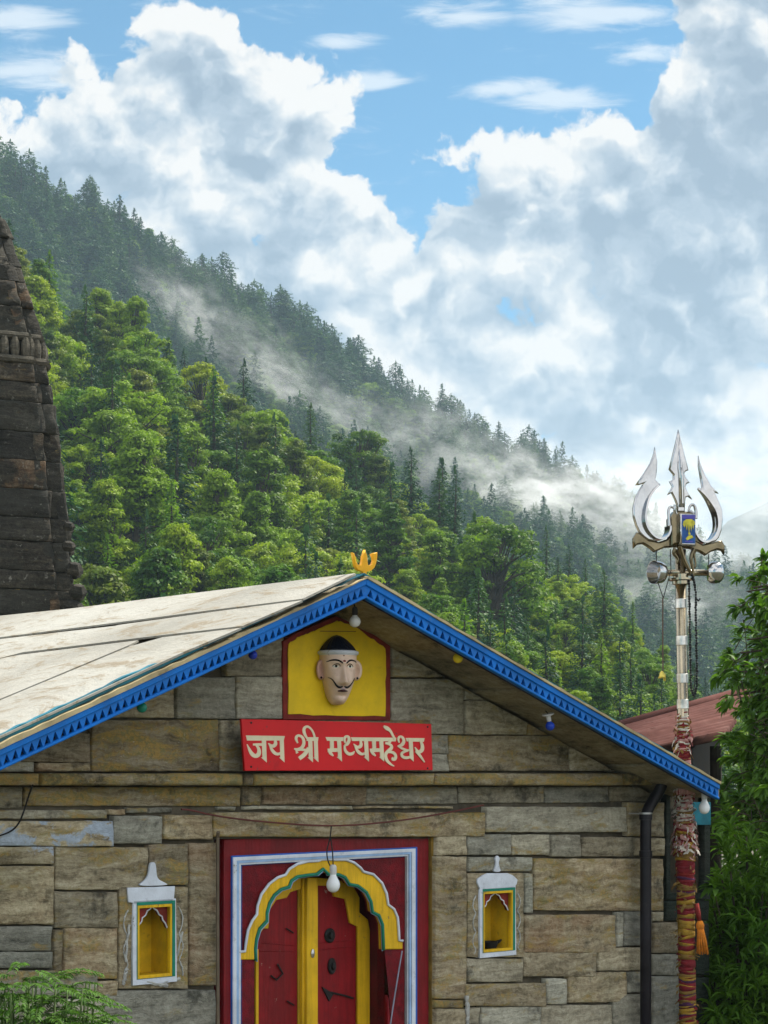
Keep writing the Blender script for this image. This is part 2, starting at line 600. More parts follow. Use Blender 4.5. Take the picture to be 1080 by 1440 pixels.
M_STONE = stone_mat('temple_stone', 0.14, 0.75)
M_COPING = stone_mat('coping_stone', 0.25, 0.95)
M_GREENST = stone_mat('green_washed_stone', 0.3, 0.2, cols=[(0.008, 0.014, 0.011), (0.014, 0.026, 0.019), (0.026, 0.04, 0.03), (0.05, 0.06, 0.047)])
M_TOWER = stone_mat('tower_stone', 0.55, 0.25, cols=[(0.008, 0.008, 0.007), (0.022, 0.020, 0.016), (0.052, 0.046, 0.035), (0.14, 0.118, 0.082)], scale=0.8, spots=(.22, .21, .18))
M_MORTAR = plain('mortar', (0.085, 0.073, 0.052), 0.95, var=.4, bump=.4)
M_BLUE = plain('blue_paint', (0.004, 0.150, 0.54), 0.5, var=.18, scale=5, bump=.25, dirt=.35, dirtcol=(0.02, 0.05, 0.13), chip=(.20, .22, .24))
M_NAVY = plain('cutout_dark_navy', (0.006, 0.014, 0.05), 0.7)
M_TEAL = plain('teal_paint', (0.025, 0.16, 0.22), 0.6, var=.3, scale=4, bump=.2, dirt=.6, dirtcol=(0.12, 0.12, 0.08))
M_EDGE = plain('weathered_edge', (0.46, 0.37, 0.21), 0.8, var=.3, scale=5, bump=.4, dirt=.5, dirtcol=(0.13, 0.10, 0.05))
M_RED = plain('red_door_paint', (0.19, 0.007, 0.011), 0.5, var=.22, scale=6, bump=.35, dirt=.35, dirtcol=(0.07, 0.008, 0.01), grain=.45, chip=(.10, .05, .04))
M_REDLEAF = plain('red_leaf_paint', (0.22, 0.006, 0.010), 0.48, var=.22, scale=4, bump=.3, dirt=.3, dirtcol=(0.10, 0.008, 0.01), grain=.55, chip=(.30, .22, .18))
M_YELLOW = plain('yellow_paint', (0.72, 0.43, 0.012), 0.5, var=.13, scale=5, bump=.2, dirt=.30, dirtcol=(0.25, 0.13, 0.02), grain=.4, chip=(.22, .14, .06))
M_YPANEL = plain('yellow_panel_paint', (0.80, 0.55, 0.012), 0.6, var=.10, scale=7, bump=.25, dirt=.14, dirtcol=(0.30, 0.19, 0.02))
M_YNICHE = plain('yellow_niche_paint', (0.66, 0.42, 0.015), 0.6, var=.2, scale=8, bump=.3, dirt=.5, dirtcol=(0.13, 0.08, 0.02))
M_WHITE = plain('white_paint', (0.62, 0.66, 0.74), 0.6, var=.12, scale=9, bump=.3, dirt=.45, dirtcol=(0.25, 0.26, 0.3), chip=(.22, .19, .14))
M_LIME = plain('faded_lime', (.40, .40, .38), .8, var=.3, scale=20, bump=.3, dirt=.6, dirtcol=(.20, .18, .13))
M_PALEBLUE = plain('pale_blue_paint', (0.30, 0.46, 0.72), 0.55, var=.15, scale=9, bump=.2, dirt=.3, dirtcol=(0.12, 0.2, 0.35))
M_ROYAL = plain('royal_blue_line', (0.02, 0.10, 0.42), 0.55, var=.2)
M_GREEN = plain('green_paint', (0.015, 0.20, 0.13), 0.55, var=.2, scale=9, bump=.2)
M_MAROON = plain('maroon_border', (0.20, 0.025, 0.018), 0.7, var=.3, scale=9, bump=.4, dirt=.4, dirtcol=(0.05, 0.03, 0.02))
M_IRON = plain('dark_iron', (0.015, 0.014, 0.014), 0.55, var=.4, bump=.3)
M_SOFFIT = stone_mat('soffit_slate', 0.12, 0.35, cols=[(0.09, 0.075, 0.05), (0.26, 0.21, 0.135), (0.42, 0.35, 0.23), (0.60, 0.52, 0.37)], scale=.7)
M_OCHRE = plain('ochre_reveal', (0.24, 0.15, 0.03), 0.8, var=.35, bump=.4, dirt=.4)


def roof_mat():
    m, t, b = new_mat('pale_roof_slate')
    co = t.node('ShaderNodeTexCoord').outputs['Object']
    wv = t.v('ADD', co, t.v('SCALE', t.v('SUBTRACT', t.noise(co, 1.2, 4.0, color=True), (.5, .5, .5)), scale=.5))
    a = t.noise(t.mapping(wv, scale=(1, 1, 1.6)), 0.8, 6, .6)
    s = t.noise(t.mapping(wv, scale=(3.2, .9, 3.2), rot=(0, 0, .25)), 3.0, 7, .72)
    c = t.ramp(a, [(.28, (.235, .225, .19)), (.5, (.355, .34, .295)), (.72, (.43, .42, .375))])
    c = t.mix(t.step(s, .50, .64, 0, .8), c, (.22, .17, .10))
    c = t.mix(t.step(t.noise(wv, 2.3, 7, .7), .58, .70, 0, .6), c, (.30, .29, .25))
    c = t.mix(t.step(t.noise(wv, 21, 5, .7), .62, .72, 0, .6), c, (.16, .13, .09))
    t.put(b.inputs['Base Color'], c)
    b.inputs['Roughness'].default_value = .8
    bn = t.node('ShaderNodeBump'); bn.inputs['Strength'].default_value = .5; bn.inputs['Distance'].default_value = .02
    t.put(bn.inputs['Height'], t.m('ADD', s, t.noise(wv, 12, 6, .7)))
    t.put(b.inputs['Normal'], bn.outputs[0])
    return m


M_ROOF = roof_mat()

# ------------------------------------------------------------------ the temple
random.seed(11)
temple = empty('stone_temple', (O0.x, O0.y, 0), PHI)
tag(temple, 'stone block temple with blue gable boards, white slate roof and red carved door', 'temple')

OV = 0.45   # overhang of the gable boards
# gable lines in wall coordinates (underside of the roof at the facade plane = projected along n from the boards)
AP_B = W(511, 841, OV); LE_B = W(-60, 1110, OV); RE_B = W(1008, 1124, OV)
AP_T = W(511, 815, OV); LE_T = W(-60, 1081, OV); RE_T = W(1008, 1104, OV)


def slope_clip(bm):
    for e, sgn in ((LE_B, -1), (RE_B, 1)):
        dx, dz = e[0] - AP_B[0], e[1] - AP_B[1]
        nx, nz = -dz, dx
        if nz < 0: nx, nz = -nx, -nz
        L = math.hypot(nx, nz)
        bmesh.ops.bisect_plane(bm, geom=bm.verts[:] + bm.edges[:] + bm.faces[:], dist=1e-5,
                               plane_co=(AP_B[0], 0, AP_B[1] + 0.015), plane_no=(nx / L, 0, nz / L), clear_outer=True)


# blocks of the facade: x0, y0, x1, y1 in the photograph, optional tint overrides
ST = [
    # gable, topmost blocks beside the yellow panel
    (318, 880, 400, 951, dict(r=.6)), (248, 952, 331, 1011, dict(r=.8)), (332, 951, 400, 1011, dict(r=.75)), (150, 962, 246, 1010, dict(r=.5)),
    (130, 1012, 309, 1085, dict(g=1, r=.3)), (310, 1012, 346, 1085, dict(r=.6)), (30, 1030, 128, 1072, dict(r=.3)), (52, 1072, 128, 1085), (-96, 1050, 50, 1085),
    (347, 1012, 606, 1085),
    (551, 908, 652, 953, dict(r=.6)), (551, 954, 653, 1032, dict(r=.7)), (654, 960, 742, 984), (654, 985, 742, 1033, dict(r=.6)), (743, 1008, 800, 1034, dict(g=1)),
    (607, 1033, 631, 1060), (632, 1034, 800, 1084, dict(r=.4, g=.7)), (607, 1061, 631, 1085, dict(r=.9)), (801, 1044, 860, 1085, dict(r=.5)), (861, 1060, 935, 1086, dict(r=.5)),
    # frieze under the coping
    (-96, 1106, 36, 1137, dict(b=.1, r=.6)), (38, 1106, 343, 1134, dict(g=1, b=.25, r=.3)), (344, 1106, 373, 1133, dict(b=.1)), (375, 1106, 520, 1132, dict(b=.2)), (521, 1106, 649, 1131, dict(b=.2, r=.7)),
    (651, 1106, 770, 1130, dict(b=.15, r=.6)), (771, 1106, 862, 1129, dict(b=.05, r=.9)), (864, 1106, 936, 1128, dict(b=.05, r=.5)),
    (-96, 1139, 153, 1152, dict(r=.7)), (155, 1137, 179, 1146), (181, 1136, 211, 1144), (213, 1136, 246, 1144, dict(r=.8)), (309, 1134, 335, 1140, dict(r=.7)), (346, 1134, 500, 1139), (502, 1133, 640, 1137),
    # lintel course
    (231, 1146, 299, 1181, dict(g=.7, r=.3)), (299.5, 1142, 682, 1177, dict(g=.9, r=.3)), (684, 1134, 881, 1171, dict(r=.75)), (882, 1128, 935, 1176, dict(r=.4)),
    (160, 1147, 229, 1187, dict(r=.9, b=.3)), (-96, 1154, 159, 1190, dict(a=1, r=.4)), (-96, 1190.5, 76, 1216, dict(a=.9, r=.4)),
    (78, 1191, 209, 1252, dict(g=.5, r=.45)), (210, 1187, 265, 1245, dict(g=.6, r=.2)), (267, 1185, 307, 1387, dict(r=.15, g=.45)),
    (-96, 1218, 76, 1300, dict(r=.3, g=.6)), (77, 1254, 166, 1305, dict(r=.5)), (-96, 1302, 74, 1338, dict(r=.8)), (-96, 1339, 74, 1362, dict(r=.9)),
    (76, 1307, 90, 1366, dict(r=.3)), (91, 1305, 166, 1377, dict(r=.2)), (138, 1379, 166, 1402), (-96, 1364, 137, 1402, dict(r=.8)), (76, 1378, 137, 1400),
    (146, 1392, 305, 1452, dict(r=.85)), (-96, 1404, 145, 1460, dict(r=.7)),
    # right of the door
    (614, 1174, 657, 1203, dict(r=.5)), (613, 1204, 657, 1405, dict(r=.3, g=.7)), (612, 1406, 654, 1418, dict(g=1, r=.2)), (612, 1419, 655, 1460, dict(r=.4)),
    (659, 1173, 720, 1203, dict(r=.9, b=.35)), (721, 1173, 773, 1203, dict(r=.7, b=.9)), (775, 1174, 817, 1205, dict(r=.7)), (819, 1177, 892, 1205, dict(r=.5)), (893, 1178, 935, 1204, dict(r=.4)),
    (660, 1205, 750, 1226, dict(r=.85)), (738, 1228, 750, 1284, dict(r=.9)), (752, 1207, 934, 1281, dict(r=.3, g=.75)),
    (739, 1286, 866, 1340, dict(r=.1, g=.5)), (868, 1282, 877, 1332, dict(r=1, b=.7)), (879, 1282, 917, 1330, dict(r=.8)), (917, 1282, 934, 1296, dict(r=.6)),
    (657, 1348, 736, 1381, dict(r=.6)), (737, 1339, 840, 1374, dict(r=.4, g=.4)), (842, 1332, 917, 1365, dict(r=.5)), (919, 1297, 957, 1341, dict(r=.3)),
    (655, 1383, 768, 1415, dict(r=.35, g=.7)), (769, 1376, 798, 1412, dict(r=.9)), (800, 1367, 883, 1410, dict(r=.35)), (884, 1366, 917, 1396, dict(r=.8)), (918, 1342, 957, 1372, dict(r=.8, b=.1)),
    (656, 1417, 675, 1460), (677, 1416, 761, 1460, dict(r=.8)), (762, 1413, 862, 1460, dict(r=.6)), (863, 1398, 918, 1460, dict(r=.7)), (919, 1373, 957, 1460, dict(r=.9, b=.05)),
]


def tint_of(o):
    return (o.get('r', random.random() * .9), o.get('g', random.random() * .6), o.get('b', random.random()), o.get('a', 0.0))


def facade():
    bm = bmesh.new()
    lay = bm.loops.layers.float_color.new('tint')
    for k, sdef in enumerate(ST):
        x0, y0, x1, y1 = sdef[:4]
        o = sdef[4] if len(sdef) > 4 else {}
        j = lambda: random.uniform(-.7, .7)
        A = WL(x0 + j(), y1 + j()); B = WL(x1 + j(), y1 + j()); C = WL(x1 + j(), y0 + j()); Dq = WL(x0 + j(), y0 + j())
        pr = random.uniform(-.004, .005)
        if 1105 < y0 < 1110: pr -= 0.03
        if 1130 < y0 < 1140 and y1 - y0 < 16: pr -= .02
        stone_patch(bm, lay, A, B, C, Dq, (0, -1, 0), tint_of(o), cell=.035, amp=.009, back=.06, gap=.0016, seed=k * 3.1, proud=pr, tilt=.006, edge=.0045)
    slope_clip(bm)
    # the two blocks that hold the niches: cut the opening out of an ordinary block
    for (x0, y0, x1, y1), (a0, b0, a1, b1), kk in (((168, 1247, 264, 1390), (191, 1272, 241, 1378), 0), ((658, 1228, 736.5, 1346), (677, 1251, 720, 1340), 1)):
        for (c0, d0, c1, d1) in ((x0, y0, a0 - 2, y1), (a1 + 2, y0, x1, y1), (a0 - 2, y0, a1 + 2, b0 - 2), (a0 - 2, b1 + 2, a1 + 2, y1)):
            stone_patch(bm, lay, WL(c0, d1), WL(c1, d1), WL(c1, d0), WL(c0, d0), (0, -1, 0), (.35, .5, .5 + kk * .1, 0.0), cell=.04, amp=.006, back=.06, gap=.0004, seed=99 + kk, proud=0, edge=.001)
    me = bpy.data.meshes.new('wall')
    bm.to_mesh(me); bm.free()
    me.materials.append(M_STONE)
    return link('wall', me, None, temple)


facade()

# core of the wall behind the blocks, with the openings left free
HL, HRr = W(-95, 1088)[0], W(998, 1088)[0]
zt = lambda s: AP_B[1] + (LE_B[1] - AP_B[1]) * (s - AP_B[0]) / (LE_B[0] - AP_B[0]) if s < AP_B[0] else AP_B[1] + (RE_B[1] - AP_B[1]) * (s - AP_B[0]) / (RE_B[0] - AP_B[0])
def rect(x0, y0, x1, y1, n=0):
    return [W(x0, y1, n), W(x1, y1, n), W(x1, y0, n), W(x0, y0, n)]
DOOR_B = 0.25
dr = rect(308, 1180, 613, 1400)
dr[0] = (dr[0][0], DOOR_B); dr[1] = (dr[1][0], DOOR_B)
outline = [(HL, 0.0), (HRr, 0.0), (HRr, zt(HRr)), (AP_B[0], zt(AP_B[0])), (HL, zt(HL))]
plate('wall_core', [outline, dr, rect(191, 1272, 241, 1378), rect(677, 1251, 720, 1340), rect(940, 1112, 992, 1262)], -.50, -.045, M_MORTAR, temple)
LEN = 6.0
sb = MB()
sb.box(HL, HL + .45, .5, LEN, 0, zt(HL) - .02); sb.box(HRr - .45, HRr, .5, LEN, 0, zt(HRr) - .02)
sb.hexa([(HL + .45, LEN - .45, 0), (HRr - .45, LEN - .45, 0), (HRr - .45, LEN - .45, zt(HRr - .45) - .02), (AP_B[0], LEN - .45, zt(AP_B[0]) - .02), (HL + .45, LEN - .45, zt(HL + .45) - .02)],
        [(HL + .45, LEN, 0), (HRr - .45, LEN, 0), (HRr - .45, LEN, zt(HRr - .45) - .02), (AP_B[0], LEN, zt(AP_B[0]) - .02), (HL + .45, LEN, zt(HL + .45) - .02)])
sb.build('side_wall', M_STONE, temple)

# coping ledge across the facade
def ledge():
    bm = bmesh.new(); lay = bm.loops.layers.float_color.new('tint')
    for k, (x0, x1, o) in enumerate([(-96, 57, dict(g=1, r=.2)), (59, 343, dict(g=1, r=.4)), (344, 358, dict(r=.2, g=.5)), (359, 612, dict(g=1, r=.3)), (613, 878, dict(g=.8, r=.4)), (884, 927, dict(g=1, r=.3))]):
        t = tint_of(o); n = .085 + random.uniform(-.008, .008)
        stone_patch(bm, lay, WL(x0, 1105, n), WL(x1, 1105, n), WL(x1, 1087, n), WL(x0, 1087, n), (0, -1, 0), t, cell=.05, amp=.008, back=.13, gap=.003, seed=50 + k, edge=.010)
        a, b = WL(x0, 1087, n), WL(x1, 1087, n)
        a2, b2 = a + Vector((0, .13, 0.012)), b + Vector((0, .13, 0.012))
    me = bpy.data.meshes.new('coping'); bm.to_mesh(me); bm.free(); me.materials.append(M_COPING)
    # close top and bottom
    o = link('coping', me, None, temple)
    return o


ledge()

# ------------------------------------------------------------------ roof
def roof():
    # plane of the visible (left) slope: through the top of the gable boards, running back along +y (local)
    RZ = PHI
    M = Matrix.Translation((O0.x, O0.y, 0)) @ Matrix.Rotation(PHI, 4, 'Z')
    Mi = M.inverted()
    a = Vector((AP_T[0], -OV, AP_T[1] + .035)); e = Vector((LE_T[0], -OV, LE_T[1] + .035))
    nrm = Vector((0, 1, 0)).cross((e - a)).normalized()
    if nrm.z < 0: nrm = -nrm
    camL = Mi @ Vector((0, 0, HC))

    def on(x, y):
        d = (Mi.to_3x3() @ ray(x, y))
        t = (a - camL).dot(nrm) / d.dot(nrm)
        p = camL + d * t
        p.y = min(p.y, LEN + .25)
        return p
    fe = lambda x: 812 + .4605 * (500 - x)
    slabs = [
        ([(502, 812.5), (428, 848.5), (300, 864), (150, 883), (0, 901.5), (-430, 954), (-430, 922), (100, 861), (300, 836.5)], .004),
        ([(427, 850), (343, 886), (200, 902), (60, 919), (34, 922), (0, 931), (90, 905), (168, 884), (300, 866)], .001),
        ([(165, 884.5), (0, 903), (-430, 955.5), (-430, 1003), (-2, 931)], -.001),
        ([(341, 888.5), (260, fe(260)), (100, fe(100)), (-60, fe(-60)), (-60, 1016), (5, 989), (185, 914), (230, 901.5)], .0),
        ([(196, 905), (34, 924.5), (-430, 1004), (-430, 1066), (-60, 1013), (5, 986.5), (183, 912)], -.002),
    ]
    bm = bmesh.new()
    for pts, dz in slabs:
        vs = [bm.verts.new(on(x, y) + nrm * (dz + .02)) for x, y in pts]
        f = bm.faces.new(vs)
        f.normal_update()
        if f.normal.dot(nrm) < 0: f.normal_flip()
        r = bmesh.ops.extrude_face_region(bm, geom=[f])
        # the extruded copy becomes the bottom
        for v in r['geom']:
            if isinstance(v, bmesh.types.BMVert): v.co -= nrm * .010
    bmesh.ops.recalc_face_normals(bm, faces=bm.faces[:])
    me = bpy.data.meshes.new('roof'); bm.to_mesh(me); bm.free(); me.materials.append(M_ROOF)
    rf = link('roof', me, None, temple)
    # structural deck of both slopes under the slates
    e2 = Vector((RE_T[0], -OV, RE_T[1] + .035))
    mb = MB()
    yb = Vector((0, LEN + OV + .3, 0))
    dn = Vector((0, 0, -.06))
    f0 = Vector((0, .035, 0))
    ex = lambda p, q: q + (q - p) * .04
    e_ = ex(a, e); e2_ = ex(a, e2)
    dl = -nrm * .035
    mb.hexa([a + dl + f0, e_ + dl + f0, e_ + dl + dn + f0, a + dl + dn + f0], [a + dl + yb, e_ + dl + yb, e_ + dl + dn + yb, a + dl + dn + yb])
    dr2 = Vector((0, 0, -.012)); f1 = Vector((0, .07, 0))
    mb.hexa([a + f1 + dr2, a + f1 + dn + dr2, e2_ + dn + f1 + dr2, e2_ + f1 + dr2], [a + yb + dr2, a + yb + dn + dr2, e2_ + dn + yb + dr2, e2_ + yb + dr2])
    mb.build('roof_deck', M_SOFFIT, temple)
    return rf


roof()

# soffit: rough slate slabs on the underside of the overhang
def soffit():
    bm = bmesh.new(); lay = bm.loops.layers.float_color.new('tint')
    for e, sg in ((RE_B, 1), (LE_B, -1)):
        a = Vector((AP_B[0], 0, AP_B[1])); b = Vector((e[0], 0, e[1]))
        n = 5
        for i in range(n):
            u0, u1 = i / n + (.03 if i else 0), (i + 1) / n + (.03 if i < n - 1 else 0)
            p, q = a.lerp(b, u0), a.lerp(b, u1)
            nr = (b - a).cross(Vector((0, 1, 0))).normalized()
            if nr.z > 0: nr = -nr
            f, k = Vector((0, -OV + .03, 0)), Vector((0, .06, 0))
            up = Vector((0, 0, .03))
            c = [p + f + up, q + f + up, q + k + up, p + k + up]
            stone_patch(bm, lay, c[0], c[1], c[2], c[3], nr, (.3 + .3 * random.random(), .5, random.random(), 0), cell=.07, amp=.010, back=.03, gap=.004, seed=70 + i + sg * 9, tilt=.02, edge=.005)
    me = bpy.data.meshes.new('soffit'); bm.to_mesh(me); bm.free(); me.materials.append(M_SOFFIT)
    link('soffit', me, None, temple)


soffit()

# ------------------------------------------------------------------ blue gable boards with pierced triangles
def gable_board(A0, A1, B0, B1, sgn):
    """A top edge, B bottom edge, from apex (0) to eave (1), in (s, z)"""
    V = lambda p: Vector((p[0], p[1]))
    A0, A1, B0, B1 = V(A0), V(A1), V(B0), V(B1)
    q = lambda u, v: (A0.lerp(A1, u)).lerp(B0.lerp(B1, u), v)
    T = lambda p: (p.x, p.y)
    n = 56
    holes = []
    for i in range(n):
        u = (i + .7) / (n + .4)
        w = .40 / n
        a, b, c = q(u - w, .835), q(u + w, .835), q(u + random.uniform(-.08, .08) / n, .375 + random.uniform(-.02, .02))
        holes.append([T(a), T(b), T(c)])
    base = plate('gable_board', [[T(q(0, .30)), T(q(1, .30)), T(q(1, .90)), T(q(0, .90))]] + holes, OV - .012, OV + .012, M_BLUE, temple)
    plate('top_rail', [[T(q(0, -.06)), T(q(1, -.06)), T(q(1, .31)), T(q(0, .31))]], OV - .014, OV + .024, M_BLUE, base, bevel=.004)
    plate('bottom_rail', [[T(q(0, .86)), T(q(1, .86)), T(q(1, 1.02)), T(q(0, 1.02))]], OV - .014, OV + .022, M_BLUE, base, bevel=.004)
    plate('added_backing', [[T(q(.001, .1)), T(q(.999, .1)), T(q(.999, .95)), T(q(.001, .95))]], OV - .045, OV - .02, M_NAVY, base)  # added dark sheet, keeps the stone behind from showing through the cutouts
    return base


gable_board(AP_T, LE_T, AP_B, LE_B, -1)
gable_board(AP_T, RE_T, AP_B, RE_B, 1)


def rim():
    """slab edges above the boards: teal painted stone and a bare ochre lip, slightly broken"""
    random.seed(5)
    for (p, q, name, mat, lo, hi, n0, n1) in (
            (AP_T, LE_T, 'roof_edge', M_TEAL, .030, .062, OV - .03, OV + .004), (AP_T, LE_T, 'roof_lip', M_EDGE, .004, .028, OV - .02, OV + .034),
            (AP_T, RE_T, 'roof_edge', M_TEAL, .016, .030, OV - .06, OV + .01), (AP_T, RE_T, 'roof_lip', M_EDGE, .004, .018, OV - .02, OV + .034)):
        n = 46
        top, bot = [], []
        for i in range(n + 1):
            u = i / n
            x, z = p[0] + (q[0] - p[0]) * u, p[1] + (q[1] - p[1]) * u
            grow = (.35 + .65 * min(1, u * 1.6)) if q is LE_T else 1.0
            top.append((x, z + hi * grow + random.uniform(-.005, .004)))
            bot.append((x, z + lo + random.uniform(-.001, .001)))
        plate(name, [top + bot[::-1]], n0, n1, mat, temple)


rim()

# ------------------------------------------------------------------ yellow panel under the apex
def panel():
    n = .02
    z = zoomer(320, 760, .2963, n)
    o = plate('painted_panel', [z([(268, 850), (268, 478), (330, 440), (520, 358), (640, 405), (778, 500), (778, 855)])], -.05, .012, M_MAROON, temple, bevel=.004)
    def rough(c, k=.004):
        out = []
        for i in range(len(c)):
            a, b = c[i], c[(i + 1) % len(c)]
            for j in range(8):
                u = j / 8
                out.append((a[0] + (b[0] - a[0]) * u + random.uniform(-k, k), a[1] + (b[1] - a[1]) * u + random.uniform(-k, k)))
        return out
    plate('yellow_field', [rough(z([(292, 826), (290, 490), (345, 455), (420, 425), (520, 380), (590, 400), (640, 432), (752, 512), (752, 832)]))], 0.0, .018, M_YPANEL, o)
    plate('panel_seam', [z([(440, 429), (610, 431), (610, 434), (440, 432)])], .0, .0195, M_MAROON, o)


panel()

# ------------------------------------------------------------------ lamp niches
def niche(x0, y0, x1, y1, cap, left):
    n0 = .012
    # opening with green outside edge, yellow frame
    a, b = W(x0, y1), W(x1, y0)
    s0, s1, z0, z1 = a[0], b[0], a[1], b[1]
    fr = plate('niche', [[(s0 - .026, z0 - .028), (s1 + .028, z0 - .028), (s1 + .022, z1 + .022), (s0 - .022, z1 + .022)], [(s0, z0), (s1, z0), (s1, z1), (s0, z1)]], -.02, .014, M_WHITE, temple, bevel=.002)
    g = .012
    plate('green_edge', [[(s0 - .004, z0), (s1 + .016, z0), (s1 + .016, z1 + .014), (s0 - .004, z1 + .014)], [(s0, z0 + .001), (s1 - .001, z0 + .001), (s1 - .001, z1 - .001), (s0, z1 - .001)]], .0, .0165, M_GREEN, fr)
    plate('yellow_frame', [[(s0 + .0005, z0 + .0015), (s1 - .0015, z0 + .0015), (s1 - .0015, z1 - .0015), (s0 + .0005, z1 - .0015)], [(s0 + g, z0 + g * 1.4), (s1 - g, z0 + g * 1.4), (s1 - g, z1 - g * 1.3), (s0 + g, z1 - g * 1.3)]], -.02, .0155, M_YELLOW, fr, bevel=.0015)
    # box of the recess
    dp = .17
    mb = MB()
    e = .02
    mb.box(s0 - e, s1 + e, dp, dp + .02, z0 - e, z1 + e)
    mb.box(s0 - e, s0, .02, dp, z0 - e, z1 + e)
    mb.box(s1, s1 + e, .02, dp, z0 - e, z1 + e)
    mb.box(s0, s1, .02, dp, z0 - e, z0 + .008)
    mb.box(s0, s1, .02, dp, z1, z1 + e)
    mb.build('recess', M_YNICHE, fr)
    # maroon spandrel with pale cusped edge
    w, h = s1 - s0, z1 - z0
    P = lambda u, v: (s0 + u * w, z1 - v * h)
    arch = [(.07, .34), (.13, .27), (.20, .23), (.22, .18), (.31, .15), (.36, .09), (.45, .065), (.50, .035), (.55, .065), (.64, .09), (.70, .15), (.79, .18), (.81, .23), (.88, .27), (.94, .34)]
    plate('spandrel', [[P(.06, .03)] + [P(*q) for q in arch] + [P(.95, .03)]], -.035, -.012, M_MAROON, fr)
    inner = [P(*q) for q in arch]
    mbt = MB(); mbt.tube([(q[0], .012, q[1]) for q in inner], .0038, 6)
    mbt.build('arch_line', M_WHITE, fr)
    # lime-washed canopy painted in relief on the stone
    zz = zoomer(*cap[0], .012)
    plate('canopy', [zz(cap[1])], 0, .014, M_WHITE, fr, bevel=.003)
    plate('pinnacle', [smooth_closed(zz(cap[2]), 2)], 0, .0155, M_WHITE, fr, bevel=.003)
    # scalloped white lines down both sides
    for side in (-1, 1):
        mb = MB()
        base = s0 - .042 if side < 0 else s1 + .042
        pts = []
        for i in range(41):
            u = i / 40
            pts.append((base + side * (.004 + .024 * abs(math.sin(u * PI * (3.2 if not left else 2.6)))) + random.uniform(-.002, .002), -.003, z1 - .02 - u * h * .95))
        mb.tube(pts, [.002 + .0025 * random.random() for _ in pts], 6)
        mb.build('scallop_line', M_LIME, fr)
    return fr


capL = ((160, 1190, .1459), [(135, 400), (140, 540), (180, 545), (195, 560), (560, 535), (580, 510), (590, 385), (400, 392)], [(215, 388), (300, 330), (335, 270), (345, 165), (375, 150), (405, 165), (412, 280), (430, 320), (480, 345), (540, 378)])
capR = ((650, 1190, .118), [(185, 390), (180, 430), (205, 500), (610, 500), (650, 450), (660, 400), (610, 350), (540, 320), (300, 322), (240, 350)], [(365, 308), (395, 250), (405, 185), (388, 150), (420, 100), (452, 150), (432, 185), (440, 250), (465, 308)])
random.seed(8)
niche(191, 1270, 240, 1377, capL, True)
nr = niche(677, 1251, 719, 1340, capR, False)
# loose lime drips under and beside the niches
for (x0, y0, x1, y1, w) in [(178, 1362, 172, 1385, .011), (205, 1380, 235, 1386, .014), (256, 1310, 244, 1362, .007), (181, 1300, 176, 1352, .008), (222, 1382, 252, 1376, .012)]:
    a, b = W(x0, y0), W(x1, y1)
    pts = [(a[0] + (b[0] - a[0]) * i / 9 + random.uniform(-.004, .004), -.004, a[1] + (b[1] - a[1]) * i / 9) for i in range(10)]
    mb = MB(); mb.tube(pts, [w * random.uniform(.5, 1) for _ in pts], 6)
    mb.build('lime_drip', M_LIME, temple)
a = W(656, 1400); b = W(657, 1450)
pts = [(a[0] + random.uniform(-.006, .006), -.008, a[1] + (b[1] - a[1]) * i / 12) for i in range(13)]
mb = MB(); mb.tube(pts, [random.uniform(.006, .016) for _ in pts], 6)
mb.build('lime_drip', M_LIME, temple)

# ------------------------------------------------------------------ window at the right corner and the green-washed corner
def corner():
    bm = bmesh.new(); lay = bm.loops.layers.float_color.new('tint')
    rows = [(1088, 1110), (1266, 1296), (1298, 1330), (1332, 1372), (1374, 1410), (1412, 1470)]
    k = 0
    for y0, y1 in rows:
        x0 = 937 if y0 < 1290 else 959
        for (p, q) in ((x0, 978), (979, 998)):
            stone_patch(bm, lay, WL(p, y1), WL(q, y1), WL(q, y0), WL(p, y0), (0, -1, 0), (.5, .1, random.random(), 0), cell=.05, amp=.008, back=.06, gap=.004, seed=200 + k, tilt=.01, edge=.006)
            k += 1
    me = bpy.data.meshes.new('corner_stones'); bm.to_mesh(me); bm.free(); me.materials.append(M_GREENST)
    link('corner_stones', me, None, temple)
    wn = plate('window', [rect(936, 1110, 998, 1265), rect(942, 1117, 990, 1256)], -.05, .006, M_GREENST, temple, bevel=.004)
    plate('pane', [rect(940, 1112, 996, 1262)], -.20, -.15, plain('dark_window_glass', (.006, .008, .009), .12, var=.2), wn)
    plate('mullion', [rect(975, 1117, 979, 1256)], -.06, -.03, M_GREENST, wn)
    plate('lintel_board', [rect(972, 1128, 997, 1160)], -.02, .016, plain('teal_board', (.012, .14, .19), .5, var=.3, bump=.2), wn, bevel=.003)


corner()

